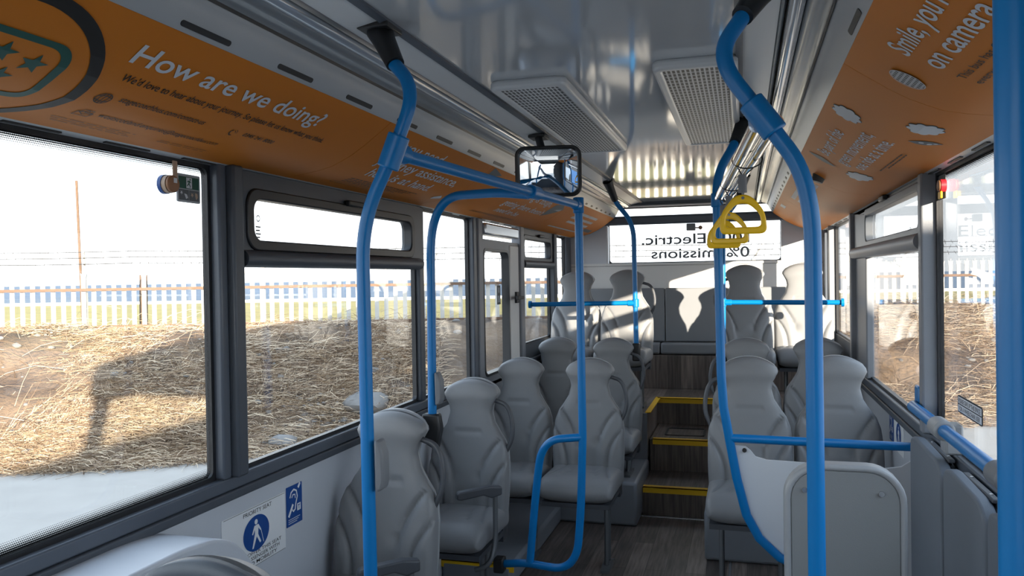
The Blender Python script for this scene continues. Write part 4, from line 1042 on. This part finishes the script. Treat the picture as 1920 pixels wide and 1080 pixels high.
# ================================================================== OUTSIDE
EX = Vector((.9605, .278, 0)); EF = Vector((-.278, .9605, 0))
def G(r, f, z): v = EX*r+EF*f; return Vector((v.x, v.y, z))
def toe(r): return 9.55+.165*r+.12*math.sin(r*1.7)
def hash2(i, j): return math.sin(i*12.9898+j*78.233)*43758.5453 % 1.0
def vnoise(x, y):
    i, j = math.floor(x), math.floor(y); u, v = x-i, y-j; u = u*u*(3-2*u); v = v*v*(3-2*v)
    a, b, c, d = hash2(i, j), hash2(i+1, j), hash2(i, j+1), hash2(i+1, j+1)
    return a+(b-a)*u+(c-a)*v+(a-b-c+d)*u*v
def bank_z(r, f):
    t = f-toe(r)
    if t < 0: return -.36+.02*t
    s = min(1, t/2.8); s = s*s*(3-2*s)
    z = -.36+1.28*s
    if t > 4.6: q = min(1, (t-4.6)/3); z -= 1.45*q*q*(3-2*q)
    amp = min(1, t*1.2)*(1 if t < 5 else .3)
    return z+amp*(.20*(vnoise(r*1.3, f*1.3)-.5)+.10*(vnoise(r*4, f*4+9)-.5)+(.08 if r > 2 else 0)*s)
b = MB(); nr, nf = 220, 90; r0, r1 = -17, 17
for i in range(nr+1):
    r = r0+(r1-r0)*i/nr
    for j in range(nf+1):
        f = toe(r)-.15+(8.6)*j/nf; b.v.append(tuple(G(r, f, bank_z(r, f))))
b.f = [(i*(nf+1)+j, (i+1)*(nf+1)+j, (i+1)*(nf+1)+j+1, i*(nf+1)+j+1) for i in range(nr) for j in range(nf)]
tag(b.build('earth_bank', 'soil', angle=180), 'bare earth bank outside the windows below the fence', 'bank', kind='stuff')
MB().add([G(-60, -40, -.36), G(60, -40, -.36), G(60, 14, -.36), G(-60, 14, -.36)], [(0, 1, 2, 3)]).build('ground_road', 'concrete', smooth=False)['kind'] = 'structure'
MB().add([G(-140, 13.5, -.52), G(140, 13.5, -.52), G(140, 86, -.52), G(-140, 86, -.52)], [(0, 1, 2, 3)]).build('ground_field', 'field', smooth=False)['kind'] = 'structure'
MB().add([G(-2500, 86, -1.1), G(2500, 86, -1.1), G(2500, 4200, -1.1), G(-2500, 4200, -1.1)], [(0, 1, 2, 3)]).build('sea_water', 'sea', smooth=False)
bpy.data.objects['sea_water']['kind'] = 'stuff'; tag(bpy.data.objects['sea_water'], 'grey blue sea on the horizon beyond the fence', 'sea')
b = MB(); 
for i in range(40):
    ra = -140+7*i; b.box(0, 7, 0, .5, 0, .28+.05*R.random(), Matrix.Translation(G(ra, 85, -.52)) @ Matrix.Rotation(.2817, 4, 'Z'))
tag(b.build('shore_wall', 'foam', smooth=False), 'low pale wall along the shore between the grass and the sea', 'wall')
# dry grass
b = MB(); R2_ = random.Random(3)
def blade(r, f, L_, wd, lift):
    A = R2_.uniform(0, 2*PI); z = bank_z(r, f)+.005; n = 3
    dr, df = math.cos(A), math.sin(A); pr_, pf_ = -df*wd/2, dr*wd/2; bend = R2_.uniform(-.5, .5); vs = []
    for k in range(n+1):
        q = k/n; rr, ff = r+dr*L_*q+pr_*0+bend*L_*q*q*.5*(-df), f+df*L_*q+bend*L_*q*q*.5*dr
        zz = max(bank_z(rr, ff)+.004, z+lift*L_*(q-.45*q*q*1.6)+.0) if k else z
        w = 1-.75*q
        vs += [G(rr-pr_*w, ff-pf_*w, zz), G(rr+pr_*w, ff+pf_*w, zz+.004)]
    b.add(vs, [(2*k, 2*k+1, 2*k+3, 2*k+2) for k in range(n)])
cnt = 0
while cnt < 52000:
    r = R2_.uniform(-9.5, 10.5); f = toe(r)+R2_.uniform(-.05, 1)**1*5.2*R2_.random()**.75
    if -1.0 < r < 3.6: continue
    dn = vnoise(r*1.1+30, f*1.1)
    if dn < R2_.uniform(.10, .56) : continue
    blade(r, f, R2_.uniform(.10, .42), R2_.uniform(.005, .011), R2_.uniform(.05, .8)); cnt += 1
for k in range(700):
    r = R2_.choice((R2_.uniform(-9.5, -1), R2_.uniform(3.6, 10))); f = toe(r)+R2_.uniform(.6, 4.4); blade(r, f, R2_.uniform(.5, 1.0), .008, R2_.uniform(.5, 1.0))
tag(b.build('dry_grass', 'straw', smooth=False), 'tangled dry straw-coloured grass covering the bank', 'grass', kind='stuff')
# gravel and rocks
b = MB()
def rock(b, c, s, seed):
    rr = random.Random(seed); bm = bmesh.new(); bmesh.ops.create_icosphere(bm, subdivisions=2, radius=1)
    sx, sy, sz = s*rr.uniform(.8, 1.4), s*rr.uniform(.7, 1.1), s*rr.uniform(.5, .8)
    vs = []
    for v in bm.verts:
        k = .78+.4*vnoise(v.co.x*2+seed, v.co.y*2+v.co.z*1.7); vs.append(Vector((v.co.x*sx*k, v.co.y*sy*k, v.co.z*sz*k))+c)
    fs = [tuple(v.index for v in f.verts) for f in bm.faces]; bm.free(); b.add(vs, fs)
for k in range(420):
    r = -2.6+R.gauss(0, .55); f = toe(r)+abs(R.gauss(0, .5)); rock(b, G(r, f, bank_z(r, f)), R.uniform(.015, .05), k)
for k in range(350):
    r = R.uniform(-9, 10); f = toe(r)+R.uniform(0, 3.8); rock(b, G(r, f, bank_z(r, f)), R.uniform(.015, .06), k+500)
tag(b.build('loose_gravel', 'rock', smooth=False), 'loose grey stones scattered on the bank', 'gravel', kind='stuff')
for (r, f_, s, lab) in ((-1.9, 1.05, .27, 'pale boulder low on the bank outside the second left window'), (-2.75, .25, .16, 'small pale rock at the foot of the bank by the gravel')):
    p = G(r, toe(r)+f_, bank_z(r, toe(r)+f_)+.02); b = MB(); rock(b, p+Vector((0, 0, .05)), s, 77)
    tag(b.build('boulder', 'rock', loc=tuple(p)), lab, 'rock')
# palisade fence
FD = lambda r: 13.4+.107*r
t = thing('palisade_fence', 'pale steel palisade fence with barbed wire along the top of the bank', 'fence', tuple(G(0, FD(0), .8)))
fa = math.atan2(.107, 1); fang = math.atan2(EX.y, EX.x)+fa
rr = [-11.5+.152*i for i in range(int(23.5/.152))]
vis = [r for r in rr if -8.6 < r < -.55 or 2.6 < r < 9.4]; vis = sorted(vis, key=lambda r: abs(r+1))[:100]; vs_ = set(vis)
def pale(b, r):
    c = G(r, FD(r), 0); Mx = Matrix.Translation(c) @ Matrix.Rotation(fang, 4, 'Z'); w = .034; top = 1.855; z0 = bank_z(r, FD(r))-.05
    pr_ = [(-w, z0), (w, z0), (w, top-.10), (w+.012, top-.02), (.014, top-.05), (0, top+.02), (-.014, top-.05), (-w-.012, top-.02), (-w, top-.10)]
    q = MB().prism(pr_, 'y', -.004, .004); q.v = [(v[0], v[1]-.012*(1-abs(v[0])/w) if abs(v[0]) < w*1.01 else v[1], v[2]) for v in q.v]; q.v = [tuple(Mx @ Vector(v)) for v in q.v]; b.add(q.v, q.f)
for r in rr:
    if r in vs_: q = MB(); pale(q, r); q.build('pale', 'galv', t, smooth=False)
q = MB()
for r in rr:
    if r not in vs_: pale(q, r)
o = q.build('pales_beyond', 'galv', t, smooth=False); o['kind'] = 'stuff'
for z in (1.57, .98):
    q = MB(); q.box(0, 23.6, -.055, -.012, z-.022, z+.022, Matrix.Translation(G(-11.5, FD(-11.5), 0)) @ Matrix.Rotation(fang, 4, 'Z')); q.build('rail', 'rust', t, smooth=False)
for k in range(9):
    r = -12.3+2.75*k+.0; c = G(r, FD(r)+.07, 0); z0 = bank_z(r, FD(r))-.1
    q = MB().box(-.03, .03, -.03, .03, z0, 1.93, Matrix.Translation(c) @ Matrix.Rotation(fang, 4, 'Z')); q.tube([c+Vector((0, 0, 1.92)), G(r+.12, FD(r)-.18, 2.2)], .016, 8); q.build('post', 'galv', t, smooth=False)
for k, (dz, df) in enumerate(((2.17, -.16), (2.08, -.10), (1.985, -.04))):
    q = MB(); pts = [G(-11.5+.5*i, FD(-11.5+.5*i)+df, dz-.015*math.sin(PI*((.5*i) % 2.75)/2.75)) for i in range(47)]; q.tube(pts, .006, 5)
    for i in range(180):
        r = -11.5+.13*i; c = G(r, FD(r)+df, dz-.007); a = R.uniform(0, 3); d = Vector((math.cos(a)*.012, .0, math.sin(a)*.012+.014)); q.tube([c-d*1.6, c+d*1.6], .004, 4)
    q.build('barbed_wire', 'wire', t, smooth=False)
def post_thing(name, r, f, z0, z1, w, lean, label):
    c = G(r, f, z0); q = MB().tube([c, G(r+lean, f, z1)], [w*.55, w*.5], 10); tag(q.build(name, 'wood', loc=tuple(c)), label, 'post')
post_thing('wooden_pole', -13.2, 24.6, -.55, 4.85, .075, -.12, 'tall thin wooden pole beyond the fence outside the first left window')
post_thing('wooden_post', -6.2, 13.4, -.3, 1.80, .13, .03, 'short leaning wooden post just behind the fence')

# the bus parked alongside at the front right (seen in the convex mirror; it shades the front windows)
t = thing('parked_bus', 'white and blue bus standing outside, seen small in the convex mirror', 'bus', (4.5, -6.0, -.36))
bx0, bx1, by0, by1 = 3.35, 5.85, -12.9, -2.15
MB().prism(rrect(bx0, bx1, -.05, 3.0, .16, 5), 'y', by0, by1).build('body', 'outer', t, bevel=.08, seg=3, angle=50)
for xs in (bx0-.012, bx1-.002):
    for k in range(6): MB().prism(rrect(by0+.5+1.65*k, by0+2.05+1.65*k, 1.0, 2.15, .06, 4), 'x', xs, xs+.014).build('side_window', 'frame', t)
    MB().prism([(by1-2.6, .02), (by1-.3, .02), (by1-.3, 2.6), (by1-1.2, 2.6)], 'x', xs+.001, xs+.013).build('blue_swoosh', 'blue', t)
for yy in (by0+2.4, by1-2.2):
    for xs in (bx0-.02, bx1-.26): MB().cyl((xs, yy, .13), (xs+.28, yy, .13), .49, 28).build('wheel', 'black', t, bevel=.03)
MB().box(bx0+.15, bx1-.15, by1-.02, by1+.012, 1.0, 2.3).build('rear_window', 'frame', t)

# ================================================================== LIGHT, SKY, CAMERA
wd = bpy.data.worlds.new('sky'); sc.world = wd; wd.use_nodes = True
N = wd.node_tree.nodes; L = wd.node_tree.links; bg = N['Background']
tc = N.new('ShaderNodeTexCoord'); sp = N.new('ShaderNodeSeparateXYZ'); L.new(tc.outputs['Generated'], sp.inputs[0])
cr = N.new('ShaderNodeValToRGB'); e = cr.color_ramp.elements
e[0].position = 0; e[0].color = (.97, .98, 1.0, 1); e[1].position = .7; e[1].color = (.62, .78, 1.0, 1); k = e.new(.16); k.color = (.86, .93, 1.0, 1)
L.new(sp.outputs[2], cr.inputs[0]); L.new(cr.outputs[0], bg.inputs[0])
def mr(src, a, b, c, d_):
    n = N.new('ShaderNodeMapRange'); n.interpolation_type = 'SMOOTHSTEP'
    for i, v in enumerate((a, b, c, d_)): n.inputs[i+1].default_value = v
    L.new(src, n.inputs[0]); return n.outputs[0]
def mm(op, a, b):
    n = N.new('ShaderNodeMath'); n.operation = op
    for i, v in enumerate((a, b)):
        if isinstance(v, (int, float)): n.inputs[i].default_value = v
        else: L.new(v, n.inputs[i])
    return n.outputs[0]
fx = mr(sp.outputs[0], .04, .22, 0, 1); fy = mr(sp.outputs[1], .2, .6, 0, 1); fz = mr(sp.outputs[2], .30, .55, 1, 0)
k_ = mm('MULTIPLY', mm('MULTIPLY', fx, fy), fz)
L.new(mm('SUBTRACT', 1.6, mm('MULTIPLY', k_, .86)), bg.inputs[1])
su = bpy.data.lights.new('sun', 'SUN'); su.energy = 9.5; su.color = (1, .85, .68); su.angle = math.radians(.6)
so_ = bpy.data.objects.new('sun', su); COL.objects.link(so_)
az, el = math.radians(35), math.radians(9.8)
d = Vector((-math.sin(az)*math.cos(el), math.cos(az)*math.cos(el), -math.sin(el)))
so_.rotation_euler = d.to_track_quat('-Z', 'Y').to_euler(); so_.location = (6, -6, 6)

cam = bpy.data.cameras.new('camera'); co = bpy.data.objects.new('camera', cam); COL.objects.link(co); sc.camera = co
cam.sensor_width = 36; cam.lens = 36*1500/1920; cam.clip_start = .02; cam.clip_end = 6000
xr = Vector((.960, -.012, -.278)); 
Xc = Vector((0.96034, 0.27836, -0.01587))
import itertools
# camera axes (right, up, back) in world space from the vanishing points of the bus
v1 = Vector(((1394-960)/1500, (514-540)/1500, 1)).normalized()
v2 = -Vector(((-4280-960)/1500, (606-540)/1500, 1)); v2 = (v2-v1*v2.dot(v1)).normalized()
v3 = v2.cross(v1); 
if v3.y > 0: v3 = -v3
right = Vector((v2.x, v1.x, v3.x)); down = Vector((v2.y, v1.y, v3.y)); fwd = Vector((v2.z, v1.z, v3.z))
mt = Matrix((right, -down, -fwd)).transposed().to_4x4(); mt.translation = Vector((0, 0, 1.65)); co.matrix_world = mt

vs = sc.view_settings; vs.view_transform = 'Standard'; vs.look = 'None'; vs.exposure = 0.95; vs.gamma = 1; vs.use_curve_mapping = False
sc.cycles.transparent_max_bounces = 40; sc.cycles.max_bounces = 12; sc.cycles.diffuse_bounces = 6
sc.cycles.caustics_reflective = False; sc.cycles.caustics_refractive = False
